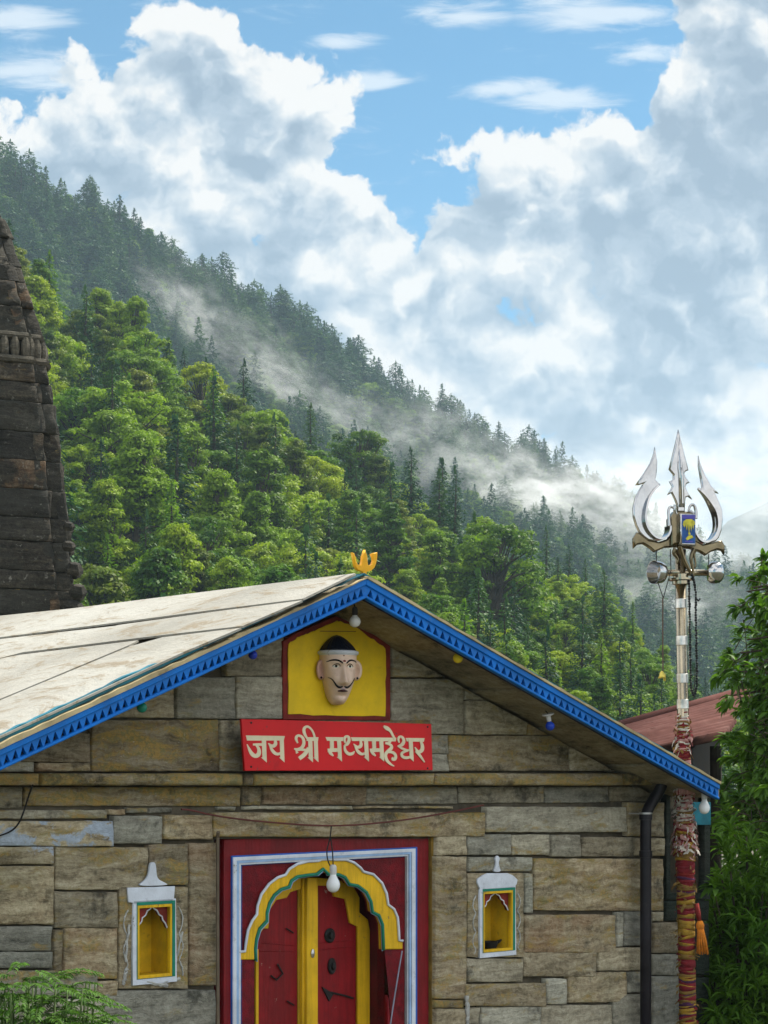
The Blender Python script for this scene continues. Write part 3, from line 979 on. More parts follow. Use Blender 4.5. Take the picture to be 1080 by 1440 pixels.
# ------------------------------------------------------------------ the carved door
def build_door():
    S, OX, OY = .2963, 300, 1160
    zo = lambda pts, n: [W(OX + a * S, OY + b * S, n) for a, b in pts]
    down = lambda c, idx, z: [((p[0], z) if i in idx else p) for i, p in enumerate(c)]
    zb = DOOR_B
    # outer red surround
    n = -.045
    o_ = zo([(50, 940), (50, 70), (1022, 42), (1022, 940)], n); i_ = zo([(100, 940), (103, 160), (950, 120), (950, 940)], n)
    o_ = down(o_, (0, 3), zb); i_ = down(i_, (0, 3), zb - .1)
    door = plate('door', [[o_[0], o_[1], o_[2], o_[3], i_[3], i_[2], i_[1], i_[0]]], n - .10, n, M_RED, temple, bevel=.003)
    # ochre reveal of the opening on the right
    rv = MB()
    s1 = W(1022 * S + OX, 1300, -.05)[0]; zt_ = W(600, 1178)[1]
    rv.box(s1 + .002, s1 + .03, .03, .40, zb, zt_)
    rv.build('jamb', M_OCHRE, door)
    # moulded border in three strips: white, pale blue, royal blue line
    def strip(off0, off1, n0, n1, mat, name):
        # offsets towards the inside, in zoom units
        def ring(k):
            return zo([(90 + k, 940), (92 + k, 150 + k), (965 - k * 1.1, 108 + k), (965 - k * 1.1, 940)], n1)
        a, b = ring(off0), ring(off1)
        a = down(a, (0, 3), zb); b = down(b, (0, 3), zb)
        plate(name, [[a[0], a[1], a[2], a[3], b[3], b[2], b[1], b[0]]], n0, n1, mat, door, bevel=.0015)
    strip(-3, 5, -.10, -.034, M_ROYAL, 'border_line')
    strip(4, 20, -.10, -.026, M_WHITE, 'border_moulding')
    strip(19, 31, -.10, -.031, M_PALEBLUE, 'border_moulding')
    strip(30, 40, -.12, -.040, M_WHITE, 'border_moulding')
    strip(39, 46, -.13, -.060, M_ROYAL, 'border_line')
    # extra wide right-hand blue fascia seen from the left
    # spandrel board with the cusped opening
    OUT_L = [(105, 605), (150, 600), (155, 560), (165, 500), (185, 455), (207, 425), (210, 385), (228, 330), (265, 280), (305, 250), (343, 237), (360, 210), (400, 185), (450, 173), (500, 170), (520, 160)]
    OUT_R = [(540, 162), (575, 165), (630, 165), (670, 180), (700, 205), (712, 222), (760, 235), (800, 275), (822, 325), (830, 378), (858, 400), (875, 440), (880, 500), (882, 548), (900, 550)]
    IN_L = [(197, 640), (195, 590), (200, 540), (215, 490), (250, 452), (250, 415), (262, 370), (285, 330), (318, 302), (356, 290), (366, 262), (395, 242), (440, 235), (488, 230), (518, 205)]
    IN_R = [(550, 230), (600, 232), (630, 245), (650, 278), (690, 285), (730, 315), (753, 360), (760, 410), (790, 425), (808, 470), (812, 590)]
    n = -.060
    z2 = zb
    sp_in = IN_L + IN_R
    c = zo([(128, 940), (133, 178), (910, 150), (905, 940)], n)
    c = down(c, (0, 3), z2)
    lg = zo([(812, 592), (812, 940), (192, 940), (195, 640)], n)
    lg = [lg[0], (lg[1][0], z2), (lg[2][0], z2), lg[3]]
    hole = zo(IN_L, n) + zo(IN_R, n)
    plate('spandrel', [[c[0], c[1], c[2], c[3]] + lg[:2] + [lg[0]] + hole[::-1] + [lg[3], lg[2]]], n - .06, n, plain('red_carved_panel', (.16, .005, .010), .5, var=.35, scale=22, bump=.9, dirt=.5, dirtcol=(.07, .005, .01)), door)
    # yellow arch band, white outer and green inner beads
    band = zo(OUT_L, -.05) + zo(OUT_R, -.05) + zo([(900, 590), (812, 592)], -.05) + zo(IN_R, -.05)[::-1] + zo(IN_L, -.05)[::-1] + zo([(105, 640)], -.05)
    plate('arch_band', [band], -.10, -.050, M_YELLOW, door, bevel=.006)
    t = MB(); t.tube([(p[0], .045, p[1]) for p in zo(OUT_L + OUT_R, -.045)], .0075, 8)
    t.build('arch_bead', M_WHITE, door, True)
    t = MB(); t.tube([(p[0], .052, p[1]) for p in zo([(a + (4 if a < 520 else -4), b + 4) for a, b in IN_L + IN_R], -.052)], .0085, 8)
    t.build('arch_bead', M_GREEN, door, True)
    t = MB(); t.tube([(p[0], .060, p[1]) for p in zo([(a + (10 if a < 520 else -10), b + 9) for a, b in IN_L + IN_R], -.060)], .004, 8)
    t.build('arch_bead', M_PALEBLUE, door, True)
    # pilasters below the springing
    for x0, x1, y0 in ((108, 188, 650), (828, 895, 600)):
        q = zo([(x0, 940), (x0, y0), (x1, y0), (x1, 940)], -.07)
        q = down(q, (0, 3), zb)
        plate('pilaster', [q], -.12, -.066, M_REDLEAF, door, bevel=.006)
    # deep reveal behind the arch and lining
    def col(x0, x1, y0, n0, n1, mat, name, bev=.003):
        q = zo([(x0, 940), (x0, y0), (x1, y0), (x1, 940)], n1)
        q = down(q, (0, 3), zb)
        return plate(name, [q], n0, n1, mat, door, bevel=bev)
    nb = -.30
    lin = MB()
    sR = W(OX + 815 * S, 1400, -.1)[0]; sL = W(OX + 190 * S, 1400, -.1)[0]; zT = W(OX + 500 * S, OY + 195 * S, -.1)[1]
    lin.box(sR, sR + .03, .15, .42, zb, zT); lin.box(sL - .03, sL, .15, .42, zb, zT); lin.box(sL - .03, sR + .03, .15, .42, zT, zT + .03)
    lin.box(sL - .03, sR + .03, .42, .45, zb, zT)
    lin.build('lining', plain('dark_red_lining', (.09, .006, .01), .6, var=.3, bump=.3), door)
    # leaves
    lf = -.24
    leaf = col(205, 402, 300, lf - .03, lf, M_REDLEAF, 'door_leaf')
    leaf2 = col(495, 690, 262, lf - .03, lf, M_REDLEAF, 'door_leaf')
    # cusped yellow frames on the leaves
    yl = zo([(205, 545), (240, 492), (262, 492), (266, 462), (268, 405), (300, 357), (350, 346), (366, 320), (420, 303), (426, 250), (360, 262), (300, 300), (260, 340), (235, 400), (215, 450), (200, 500)], lf + .02)
    plate('cusped_frame', [yl], lf, lf + .02, M_YELLOW, door, bevel=.004)
    yr = zo([(497, 250), (600, 262), (665, 290), (695, 345), (695, 415), (735, 450), (744, 500), (744, 940), (684, 940), (686, 482), (650, 465), (643, 420), (630, 352), (575, 340), (560, 290), (497, 288)], lf + .02)
    yr = down(yr, (7, 8), zb)
    plate('cusped_frame', [yr], lf, lf + .02, M_YELLOW, door, bevel=.004)
    col(203, 216, 590, lf, lf + .018, M_YELLOW, 'edge_strip')
    # meeting post in three steps
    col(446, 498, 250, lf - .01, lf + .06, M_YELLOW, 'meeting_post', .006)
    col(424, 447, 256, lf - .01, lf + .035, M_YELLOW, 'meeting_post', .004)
    col(404, 425, 268, lf - .01, lf + .012, plain('dark_ochre', (.40, .24, .012), .55, var=.2, bump=.2), 'meeting_post', .003)  # outermost step has a darker ochre than the other two
    # plank seams, carved lines
    for pts in ([(220, 598), (385, 600)], [(230, 560), (385, 572)], [(505, 594), (660, 578)], [(505, 560), (660, 548)]):
        p = zo(pts, lf)
        mb = MB(); mb.tube([(q[0], -lf - .001, q[1]) for q in p], .0032, 6)
        mb.build('plank_bead', M_REDLEAF, door)
    # iron fittings
    for cx, cy, rx, rz in ((550, 525, 26, 36), (560, 670, 20, 40)):
        s, z = W(OX + cx * S, OY + cy * S, lf)
        sc_ = S / F * D0
        m = MB()
        Mx = Matrix.Translation((s, -lf - .002, z)) @ Matrix.Diagonal((rx * sc_ * 1.25, 1, rz * sc_, 1)) @ Matrix.Rotation(R(90), 4, 'X')
        m.lathe([(1.0, 0), (1.0, .006), (.8, .014), (.45, .012), (.40, .026), (.2, .030), (0, .030)], 18, Mx)
        m.build('knocker', M_IRON, door, 'auto')
    mb = MB()
    p = zo([(515, 775), (545, 830)], lf)
    mb.hexa([(q[0], -lf - .012, q[1]) for q in zo([(512, 768), (565, 800), (545, 836)], lf)], [(q[0], -lf + .001, q[1]) for q in zo([(512, 768), (565, 800), (545, 836)], lf)])
    mb.tube([(q[0], -lf - .01, q[1]) for q in zo([(555, 795), (620, 810), (658, 822)], lf)], .006, 6)
    mb.build('hasp', M_IRON, door)
    mb = MB(); mb.tube([(q[0], -lf - .01, q[1]) for q in zo([(268, 715), (295, 735), (325, 705), (300, 660)], lf)], .005, 6)
    mb.build('latch', M_IRON, door)
    mb = MB(); mb.tube([(q[0], -lf - .01, q[1]) for q in zo([(340, 490), (375, 512)], lf)], .004, 6)
    mb.build('staple', M_IRON, door)
    mb = MB(); mb.tube([(q[0], -lf - .01, q[1]) for q in zo([(345, 835), (378, 855)], lf)], .004, 6)
    mb.build('staple', M_IRON, door)
    mb = MB()
    s, z = W(OX + 470 * S, OY + 610 * S, lf + .06)
    mb.lathe([(.012, 0), (.012, .006), (.004, .012), (0, .013)], 10, Matrix.Translation((s, -(lf + .06), z)) @ Matrix.Diagonal((1, 1, 2.0, 1)) @ Matrix.Rotation(R(90), 4, 'X'))
    mb.build('keyhole_plate', plain('worn_steel', (.45, .45, .46), .35, metal=1), door)
    return door


build_door()

# ------------------------------------------------------------------ signboard with lettering
def signboard():
    n = .125
    tl, tr, br, bl = W(338, 1011, n), W(605, 1018, n), W(607, 1083, n), W(343, 1084, n)
    root = empty('signboard', O0 + ES * bl[0] + EN * n + Vector((0, 0, bl[1])), PHI)
    tag(root, 'red signboard lettered in cream Devanagari script, leaning on the stone coping above the door', 'sign')
    ox, oz = bl
    loc = lambda p: (p[0] - ox, p[1] - oz)
    m = plain('red_sign_enamel', (.60, .010, .014), .42, var=.1, scale=3, bump=.06, dirt=.35, dirtcol=(.30, .012, .014), chip=(.16, .05, .04))
    me = shape2d([[loc(bl), loc(br), loc(tr), loc(tl)]], .018, .002)
    b = link('board', me, m, root)
    cream = plain('cream_lettering', (.74, .66, .46), .55, var=.08, bump=.1)
    k = [0]
    meshes = []

    def stroke(pts, wid, conv, it=2):
        """broad-pen stroke: polyline with a width at every point"""
        p3 = [(*p, w * .88) for p, w in zip(pts, wid)]
        if it and len(p3) > 2: p3 = smooth_open(p3, it)
        L, Rr = [], []
        for i in range(len(p3)):
            a, c = p3[max(i - 1, 0)], p3[min(i + 1, len(p3) - 1)]
            dx, dy = c[0] - a[0], c[1] - a[1]
            l = math.hypot(dx, dy) or 1
            nx, ny = -dy / l, dx / l
            h = p3[i][2] / 2
            L.append((p3[i][0] + nx * h, p3[i][1] + ny * h)); Rr.append((p3[i][0] - nx * h, p3[i][1] - ny * h))
        fill(L + Rr[::-1], conv)

    def fill(poly, conv):
        z = .0080 + .00013 * k[0]
        k[0] += 1
        q = [loc(conv(p)) for p in poly]
        ar = sum(q[i][0] * q[(i + 1) % len(q)][1] - q[(i + 1) % len(q)][0] * q[i][1] for i in range(len(q)))
        mm = shape2d([q], .004)
        mm.transform(Matrix.Translation((0, -z, 0)))
        meshes.append(mm)

    A = lambda p: W(330 + p[0] * .1389, 1005 + p[1] * .1389, n + .012)
    B = lambda p: W(450 + p[0] * .15278, 1005 + p[1] * .15278, n + .012)

    def stem(x0, y0, y1, w, conv, lean=8):
        x1 = x0 + lean
        fill([(x0 - w / 2, y0), (x0 + w / 2, y0), (x1 + w / 2, y1 + w * 1.0), (x1 + w * .25, y1 + w * .8), (x1 - w * .8, y1 - w * .15), (x1 - w / 2, y1 - w * .2)], conv)
    # jaya
    fill([(116, 210), (510, 216), (500, 262), (128, 262)], A)
    stem(298, 240, 440, 44, A)
    stroke([(300, 304), (250, 302), (188, 302)], [32, 30, 22], A)
    stroke([(215, 300), (250, 345), (250, 400), (215, 425), (170, 395), (128, 300)], [22, 34, 52, 44, 46, 10], A)
    stem(478, 240, 440, 42, A)
    stroke([(410, 250), (420, 300), (385, 325), (342, 290)], [26, 44, 40, 12], A)
    stroke([(352, 300), (385, 370), (430, 405), (480, 385)], [14, 38, 34, 24], A)
    # shri
    fill([(735, 228), (850, 228), (845, 266), (728, 266)], A)
    stem(766, 240, 440, 42, A)
    stem(822, 240, 440, 40, A)
    stroke([(735, 240), (706, 190), (700, 140), (735, 114), (775, 140), (805, 195), (812, 240)], [22, 34, 34, 26, 22, 22, 24], A, 3)
    stroke([(655, 300), (662, 262), (690, 268), (655, 300)], [4, 6, 6, 4], A, 0) if False else None
    stroke([(640, 288), (618, 240), (640, 205), (690, 225), (706, 280), (690, 330), (650, 356), (604, 345)], [16, 34, 26, 30, 36, 36, 40, 16], A, 3)
    stroke([(620, 352), (636, 390)], [10, 30], A, 0)
    stroke([(660, 350), (710, 358), (760, 350)], [30, 26, 16], A)
    stroke([(752, 335), (715, 400), (655, 445)], [40, 46, 44], A)
    # madhyamaheshvara
    fill([(52, 206), (215, 208), (213, 243), (66, 240)], B)
    fill([(286, 208), (703, 212), (697, 246), (296, 242)], B)
    fill([(790, 214), (962, 216), (956, 250), (800, 246)], B)
    for x in (0, 388):
        stem(175 + x, 225, 395, 36, B, 10)
        fill([(92 + x, 235), (126 + x, 235), (128 + x, 325), (94 + x, 325)], B)
        stroke([(72 + x, 330), (120 + x, 326), (178 + x, 326)], [38, 40, 36], B)
        stroke([(84 + x, 338), (100 + x, 358), (124 + x, 380)], [22, 34, 12], B)
    stroke([(232, 262), (222, 222), (240, 196), (266, 205), (268, 240), (248, 275), (226, 282)], [14, 26, 22, 26, 32, 34, 14], B, 3)
    stroke([(226, 282), (228, 330), (262, 365), (300, 360), (318, 335)], [18, 28, 34, 30, 8], B)
    stem(422, 225, 395, 36, B, 10)
    stroke([(372, 236), (380, 285), (350, 306), (308, 270)], [20, 36, 30, 8], B)
    stroke([(318, 280), (345, 340), (385, 368), (422, 350)], [12, 34, 28, 18], B)
    # he
    stroke([(648, 225), (640, 262), (600, 264)], [28, 26, 20], B)
    stroke([(600, 262), (650, 275), (662, 305), (625, 335), (598, 365), (610, 420), (650, 458), (682, 474)], [18, 26, 34, 34, 30, 32, 22, 8], B, 3)
    stroke([(612, 345), (668, 342), (698, 375), (690, 412), (662, 414), (668, 390)], [20, 30, 28, 34, 24, 8], B, 3)
    stroke([(585, 105), (612, 124), (645, 145), (668, 190), (690, 230)], [18, 46, 26, 22, 22], B)
    # shva
    stroke([(728, 258), (716, 222), (738, 196), (765, 215), (772, 250), (752, 282), (712, 292)], [12, 24, 22, 26, 32, 36, 12], B, 3)
    stroke([(722, 296), (755, 312), (800, 330), (840, 322)], [12, 26, 22, 14], B)
    stroke([(836, 322), (780, 338), (745, 355), (755, 388), (795, 400), (840, 385)], [12, 24, 26, 28, 32, 20], B, 3)
    stroke([(760, 378), (790, 358), (826, 346)], [4, 12, 6], B) if False else None
    stem(832, 225, 395, 36, B, 10)
    # ra
    stroke([(925, 240), (942, 290), (938, 330), (900, 350), (872, 300)], [22, 34, 40, 34, 10], B, 2)
    stroke([(880, 335), (918, 375), (960, 438)], [26, 28, 12], B)
    for hx, hz_ in ((.03, .93), (.97, .93), (.03, .08), (.97, .06)):
        p0 = loc((bl[0] + (br[0] - bl[0]) * hx, bl[1] + (tl[1] - bl[1]) * hz_))
        nb = MB(); nb.lathe([(.006, 0), (.005, .003), (0, .004)], 8, Matrix.Translation((p0[0], -.009, p0[1])) @ Matrix.Rotation(R(90), 4, 'X'))
        nb.build('nail', M_IRON, b)
    lt = join_meshes('lettering', meshes, cream, b)
    return root


signboard()


# ------------------------------------------------------------------ painted mask on the yellow panel
def mask():
    n0 = .022
    cs, cz = W(470, 945, n0)
    root = empty('painted_mask', O0 + ES * cs + EN * (n0 + .02) + Vector((0, 0, cz)), PHI - R(20))
    tag(root, 'painted face mask with black hair, thin moustache and white headband on the yellow panel', 'mask')
    H = .40    # overall height of the face, chin to headband top = .285
    zmin, zmax = -.175, .105

    def wid(z):       # half width
        u = (z - zmin) / (zmax - zmin)
        return .012 + .094 * (max(0, min(1, u)) ** .40) * (1 - .06 * max(0, u - .75) / .25) if u < 1 else .094
    def dep(z):
        u = max(0, min(1, (z - zmin) / (zmax - zmin)))
        return (.020 + .105 * min(1.0, (u * 2.4)) ** .6) * (1 - .10 * u)

    def surf(th, z):
        w_, d_ = wid(z), dep(z)
        x = w_ * math.sin(th)
        y = d_ * (max(0, math.cos(th)) ** .75)
        # nose, brow, cheeks, chin, eye sockets
        g = lambda a, b, sa, sb_: math.exp(-((x - a) / sa) ** 2 - ((z - b) / sb_) ** 2)
        un = (z + .068) / (.035 + .068)
        if -.09 < z < .05:
            ridge = max(0, min(1, (.045 - z) / .11))
            y += .040 * ridge * math.exp(-(x / (.010 + .010 * ridge)) ** 2) * (1 if z > -.066 else max(0, 1 - (-.066 - z) / .012))
        y += .012 * g(0, .042, .05, .012) - .012 * (g(-.036, .022, .022, .012) + g(.036, .022, .022, .012))
        y += .010 * (g(-.05, -.04, .03, .03) + g(.05, -.04, .03, .03)) + .016 * g(0, -.155, .025, .018) - .010 * g(0, -.128, .03, .008)
        y += .008 * g(0, -.104, .028, .009)
        return Vector((x, -y, z))
    mb = MB()
    nz, nt = 60, 48
    vs, fs = [], []
    for j in range(nz + 1):
        z = zmin + (zmax - zmin) * j / nz
        for i in range(nt + 1):
            vs.append(surf(-PI / 2 + PI * i / nt, z))
    for j in range(nz):
        for i in range(nt):
            a = j * (nt + 1) + i
            fs.append((a, a + 1, a + nt + 2, a + nt + 1))
    fs.append(tuple(range(nt + 1))[::-1])
    mb.add(vs, fs)
    skin = plain('painted_skin', (.80, .60, .48), .36, var=.08, scale=9, bump=.12, dirt=.28, dirtcol=(.42, .24, .17), chip=(.50, .40, .32))
    face = mb.build('face', skin, root, True)
    # top plate is the hair
    mb = MB(); vs = []; fs = []
    nl = 16
    for j in range(nl + 1):
        u = j / nl
        z = zmax + .004 + .085 * u
        k = (max(0, 1 - u ** 1.25)) ** .62 * (1 - .10 * u)
        for i in range(nt + 1):
            th = -PI / 2 + PI * i / nt
            r = .100 * k * (1 + .03 * math.sin(th * 26 + 2 * u))
            vs.append((r * math.sin(th), -max(0, 1.12 * r * math.cos(th)), z))
    for j in range(nl):
        for i in range(nt):
            a = j * (nt + 1) + i
            fs.append((a, a + 1, a + nt + 2, a + nt + 1))
    fs.append(tuple(range(nt + 1))[::-1])
    mb.add(vs, fs)
    mb.build('hair', plain('black_hair_paint', (.006, .009, .020), .22, var=.3, bump=.1), root, True)
    mb = MB()
    for z, r in ((zmax - .008, .0105), (zmax - .019, .003)):
        mb.tube([surf(-PI / 2 + PI * i / 40, z) + Vector((0, -.001, 0)) for i in range(41)], r, 8)
    mb.build('headband', M_WHITE, root, True)
    blk = plain('black_line_paint', (.012, .010, .012), .4)

    def band(name, pts, wid_, mat, off=.0025, closed=False):
        """painted relief line lying on the face: (x, z) points"""
        mb = MB()
        p3 = smooth_open([(p[0], p[1], w) for p, w in zip(pts, wid_)], 2)
        q = []
        for x, z, w in p3:
            th = math.asin(max(-1, min(1, x / wid(z))))
            q.append((surf(th, z) + Vector((0, -off * .3, 0)), w))
        mb.tube([a for a, _ in q], [w for _, w in q], 8)
        return mb.build(name, mat, root, True)
    for s in (-1, 1):
        band('eyebrow', [(s * .082, .046), (s * .06, .056), (s * .03, .054), (s * .010, .038)], [.0018, .0042, .005, .0035], blk)
        # eyes
        for (nm, rx, rz, mat, o, dx) in (('eye', .023, .0155, plain('eye_white', (.78, .78, .70), .3), .0, 0), ('pupil', .0078, .0078, blk, .010, .000)):
            th = math.asin(s * .037 / wid(.024))
            c = surf(th, .024)
            m2 = MB()
            m2.lathe([(1, 0), (.85, .5), (.5, .86), (0, 1)], 20, Matrix.Translation(c + Vector((s * .0 + dx, .004 - o * .45, 0))) @ Matrix.Rotation(s * R(18), 4, 'Z') @ Matrix.Diagonal((rx, .009, rz, 1)) @ Matrix.Rotation(R(90), 4, 'X'))
            m2.build(nm, mat, root, True)
        band('eyeline', [(s * .058, .022), (s * .045, .035), (s * .028, .036), (s * .016, .022)], [.0012, .002, .002, .0012], blk)
        band('moustache', [(s * .004, -.081), (s * .022, -.088), (s * .040, -.074), (s * .060, -.044), (s * .074, -.034)], [.004, .007, .005, .003, .001], blk)
        # ear
        m2 = MB()
        E = Matrix.Translation((s * .098, -.028, .008)) @ Matrix.Rotation(s * R(-28), 4, 'Z') @ Matrix.Diagonal((.033, .013, .054, 1)) @ Matrix.Rotation(R(90), 4, 'X')
        m2.lathe([(.02, -.9), (.7, -.8), (1, 0), (.92, .7), (.72, .9), (.55, .3), (0, .1)], 22, E)
        ear = m2.build('ear', skin if s > 0 else plain('darker_ear_skin', (.62, .38, .30), .4, var=.08), root, True)  # left ear has a darker skin tone than the right
        m2 = MB(); m2.lathe([(0, -1), (.7, -.7), (1, 0), (.7, .7), (0, 1)], 10, Matrix.Translation((s * .100, -.045, -.034)) @ Matrix.Scale(.0065, 4))
        m2.build('ear_stud', blk, ear, True)
    band('lips', [(-.026, -.105), (0, -.103), (.026, -.105)], [.003, .008, .003], plain('dark_lip_paint', (.045, .010, .014), .35))
    band('upper_lip', [(-.014, -.094), (0, -.091), (.014, -.094)], [.002, .005, .002], plain('pale_lip', (.55, .40, .42), .4))
    for (x, z, r, c) in ((0, .047, .008, (.16, .008, .012)), (0, .078, .005, (.10, .03, .03))):
        m2 = MB(); m2.lathe([(1, 0), (.7, .5), (0, .7)], 14, Matrix.Translation(surf(0, z) + Vector((0, .001, 0))) @ Matrix.Diagonal((r, r * .5, r, 1)) @ Matrix.Rotation(R(90), 4, 'X'))
        m2.build('tilak', plain('tilak_red', c, .5), root, True)


mask()


# ------------------------------------------------------------------ small trident finial on the ridge
def finial():
    S = .2963
    n = OV - .02
    raw = [(588, 57), (596, 62), (602, 80), (606, 100), (613, 114), (622, 119), (630, 117), (635, 96), (637, 75), (648, 45), (657, 75), (659, 96), (662, 117), (672, 119), (683, 112), (687, 98), (686, 82), (678, 64), (690, 60), (705, 57), (705, 80), (700, 110), (692, 130), (678, 144), (656, 150), (654, 178), (636, 178), (637, 150), (612, 141), (600, 120), (595, 92)]
    z = zoomer(320, 760, S, n)
    pts = z(raw)
    bs, bz = W(511, 811, n)
    root = link('trident_finial', shape2d([[(a - bs, b - bz) for a, b in pts]], .022, .004, 2), plain('gold_yellow_paint', (.80, .40, .012), .42, var=.12, bump=.1), None, True)
    root.location = O0 + ES * bs + EN * n + Vector((0, 0, bz)); root.rotation_euler = (0, 0, PHI)
    tag(root, 'small yellow three-pronged finial standing on the peak of the temple roof', 'finial')


finial()

# ------------------------------------------------------------------ light bulbs
M_GLASSW = plain('milky_bulb_glass', (.78, .80, .82), .12, var=.05)
M_SOCK = plain('bulb_socket', (.05, .05, .055), .5)
M_SOCKW = plain('white_socket', (.6, .6, .6), .5)
def bulb(x, y, n, size, label, mat, sock, hang=.0, tilt=0.0, rose=False, pear=True):
    p = WW(x, y, n)
    root = empty('light_bulb', p, PHI)
    tag(root, label, 'light bulb', 'bulbs hung along the temple front')
    M = Matrix.Rotation(tilt, 4, 'Y') @ Matrix.Scale(size, 4)
    mb = MB()
    if pear:
        prof = [(0, -1.25), (.35, -1.2), (.72, -.95), (.95, -.5), (1.0, -.1), (.92, .3), (.70, .75), (.48, 1.15), (.42, 1.5)]
    else:
        prof = [(0, -1.0), (.4, -.92), (.75, -.68), (.96, -.3), (1.0, .05), (.9, .45), (.65, .75), (.45, .9), (.42, 1.2)]
    mb.lathe(prof, 20, M)
    mb.build('glass', mat, root, True)
    mb = MB()
    z0 = 1.5 if pear else 1.2
    mb.lathe([(.44, z0 - .15), (.5, z0), (.52, z0 + .9), (.40, z0 + 1.2), (.16, z0 + 1.3)], 14, M)
    sk = mb.build('socket', sock, root, 'auto')
    mb = MB()
    top = M @ Vector((0, 0, z0 + 1.2))
    mb.tube([top, top + Vector((.004, .01, .5 * hang + .01)), top + Vector((.0, .02, hang + .02))], .0035, 6)
    mb.build('cord', M_IRON, root)
    if rose:
        mb = MB(); mb.lathe([(.0, z0 + 1.5), (1.3, z0 + 1.5), (1.3, z0 + 1.2), (1.0, z0 + 1.1), (0, z0 + 1.1)], 16, M)
        mb.build('ceiling_rose', M_SOCKW, root, 'auto')
    return root


col_glass = lambda nm, c: plain(nm, c, .2, var=.1)
bulb(468.5, 1243, .10, .036, 'white pear-shaped bulb hanging in front of the arch of the red door', M_GLASSW, M_SOCKW, .12)
bulb(499, 874, .28, .030, 'round white bulb under the peak of the roof above the face mask', M_GLASSW, M_SOCK, .02, pear=False)
bulb(355.5, 921, .36, .022, 'small dark blue ball bulb under the left blue gable board', col_glass('blue_bulb', (.015, .04, .42)), M_SOCK, .02, pear=False)
bulb(199.5, 995, .36, .024, 'small green ball bulb under the lower left blue gable board', col_glass('green_bulb', (.012, .22, .16)), M_SOCK, .02, pear=False)
bulb(644, 925.5, .36, .027, 'yellow ball bulb against the soffit under the right blue gable board', col_glass('yellow_bulb', (.80, .62, .03)), M_SOCK, .01, pear=False)
bulb(773.5, 1021, .36, .026, 'dark blue bulb in a white holder under the right blue gable board', col_glass('deep_blue_bulb', (.012, .05, .42)), M_SOCKW, .005, R(-14), True, False)
bulb(990.5, 1135, .38, .034, 'large white bulb hanging below the right tip of the blue gable board', M_GLASSW, M_SOCKW, .03, pear=True)

# ------------------------------------------------------------------ cables on the facade
def cables():
    pts = [WW(255, 1138, .05), WW(268, 1139, .04), WW(300, 1147, .05), WW(360, 1155, .05), (WW(467, 1163, .06)), WW(560, 1155, .05), WW(640, 1141, .04), WW(680, 1132, .03)]
    pts = [Vector(p) for p in smooth_open([tuple(p) for p in pts], 2)]
    o = WW(467, 1163, .06)
    mb = MB(); mb.tube([p - o for p in pts], .005, 6)
    a = mb.build('power_cable', plain('red_brown_cable', (.12, .035, .03), .6), None, True); a.location = o
    tag(a, 'thin red-brown cable sagging along the lintel above the red door', 'cable')
    mb = MB()
    pts = [WW(466, 1162, .065), WW(464, 1180, .085), WW(459, 1196, .08), WW(461, 1212, .085), WW(467, 1222, .09), WW(468.5, 1234, .10)]
    mb.tube([Vector(p) - o for p in smooth_open([tuple(p) for p in pts], 2)], .0035, 6)
    mb.build('drop_wire', M_IRON, a)
    pts = [WW(-20, 1180, .02), WW(12, 1172, .03), WW(26, 1160, .03), WW(34, 1140, .05), WW(40, 1120, .0), WW(46, 1104, .10)]
    o = WW(12, 1172, .03)
    mb = MB(); mb.tube([Vector(p) - o for p in smooth_open([tuple(p) for p in pts], 2)], .004, 6)
    b = mb.build('power_cable', M_IRON, None); b.location = o
    tag(b, 'loose black cable crossing the pale blue paint patch at the left of the wall', 'cable')
    o = WW(306, 1172, .02)
    mb = MB()
    pts = [WW(307, 1170, .05), WW(306, 1178, .03), WW(306, 1300, .025), WW(306.5, 1460, .025)]
    mb.tube([Vector(p) - o for p in pts], .009, 6)
    c = mb.build('conduit', plain('grey_brown_conduit', (.13, .10, .07), .7, var=.2), None); c.location = o
    tag(c, 'thin brown conduit running down the jamb on the left of the red door', 'conduit')
    o = WW(566, 1330, -.03)
    mb = MB()
    pts = [WW(565.5, 1337, -.03), WW(560, 1370, -.03), WW(552, 1420, -.03), WW(545, 1470, -.03)]
    mb.tube([Vector(p) - o for p in pts], .004, 6)
    d = mb.build('cord', plain('grey_blue_cord', (.25, .27, .35), .7), None); d.location = o
    tag(d, 'pale cord hanging slantwise down the right pilaster of the red door', 'cord')


cables()

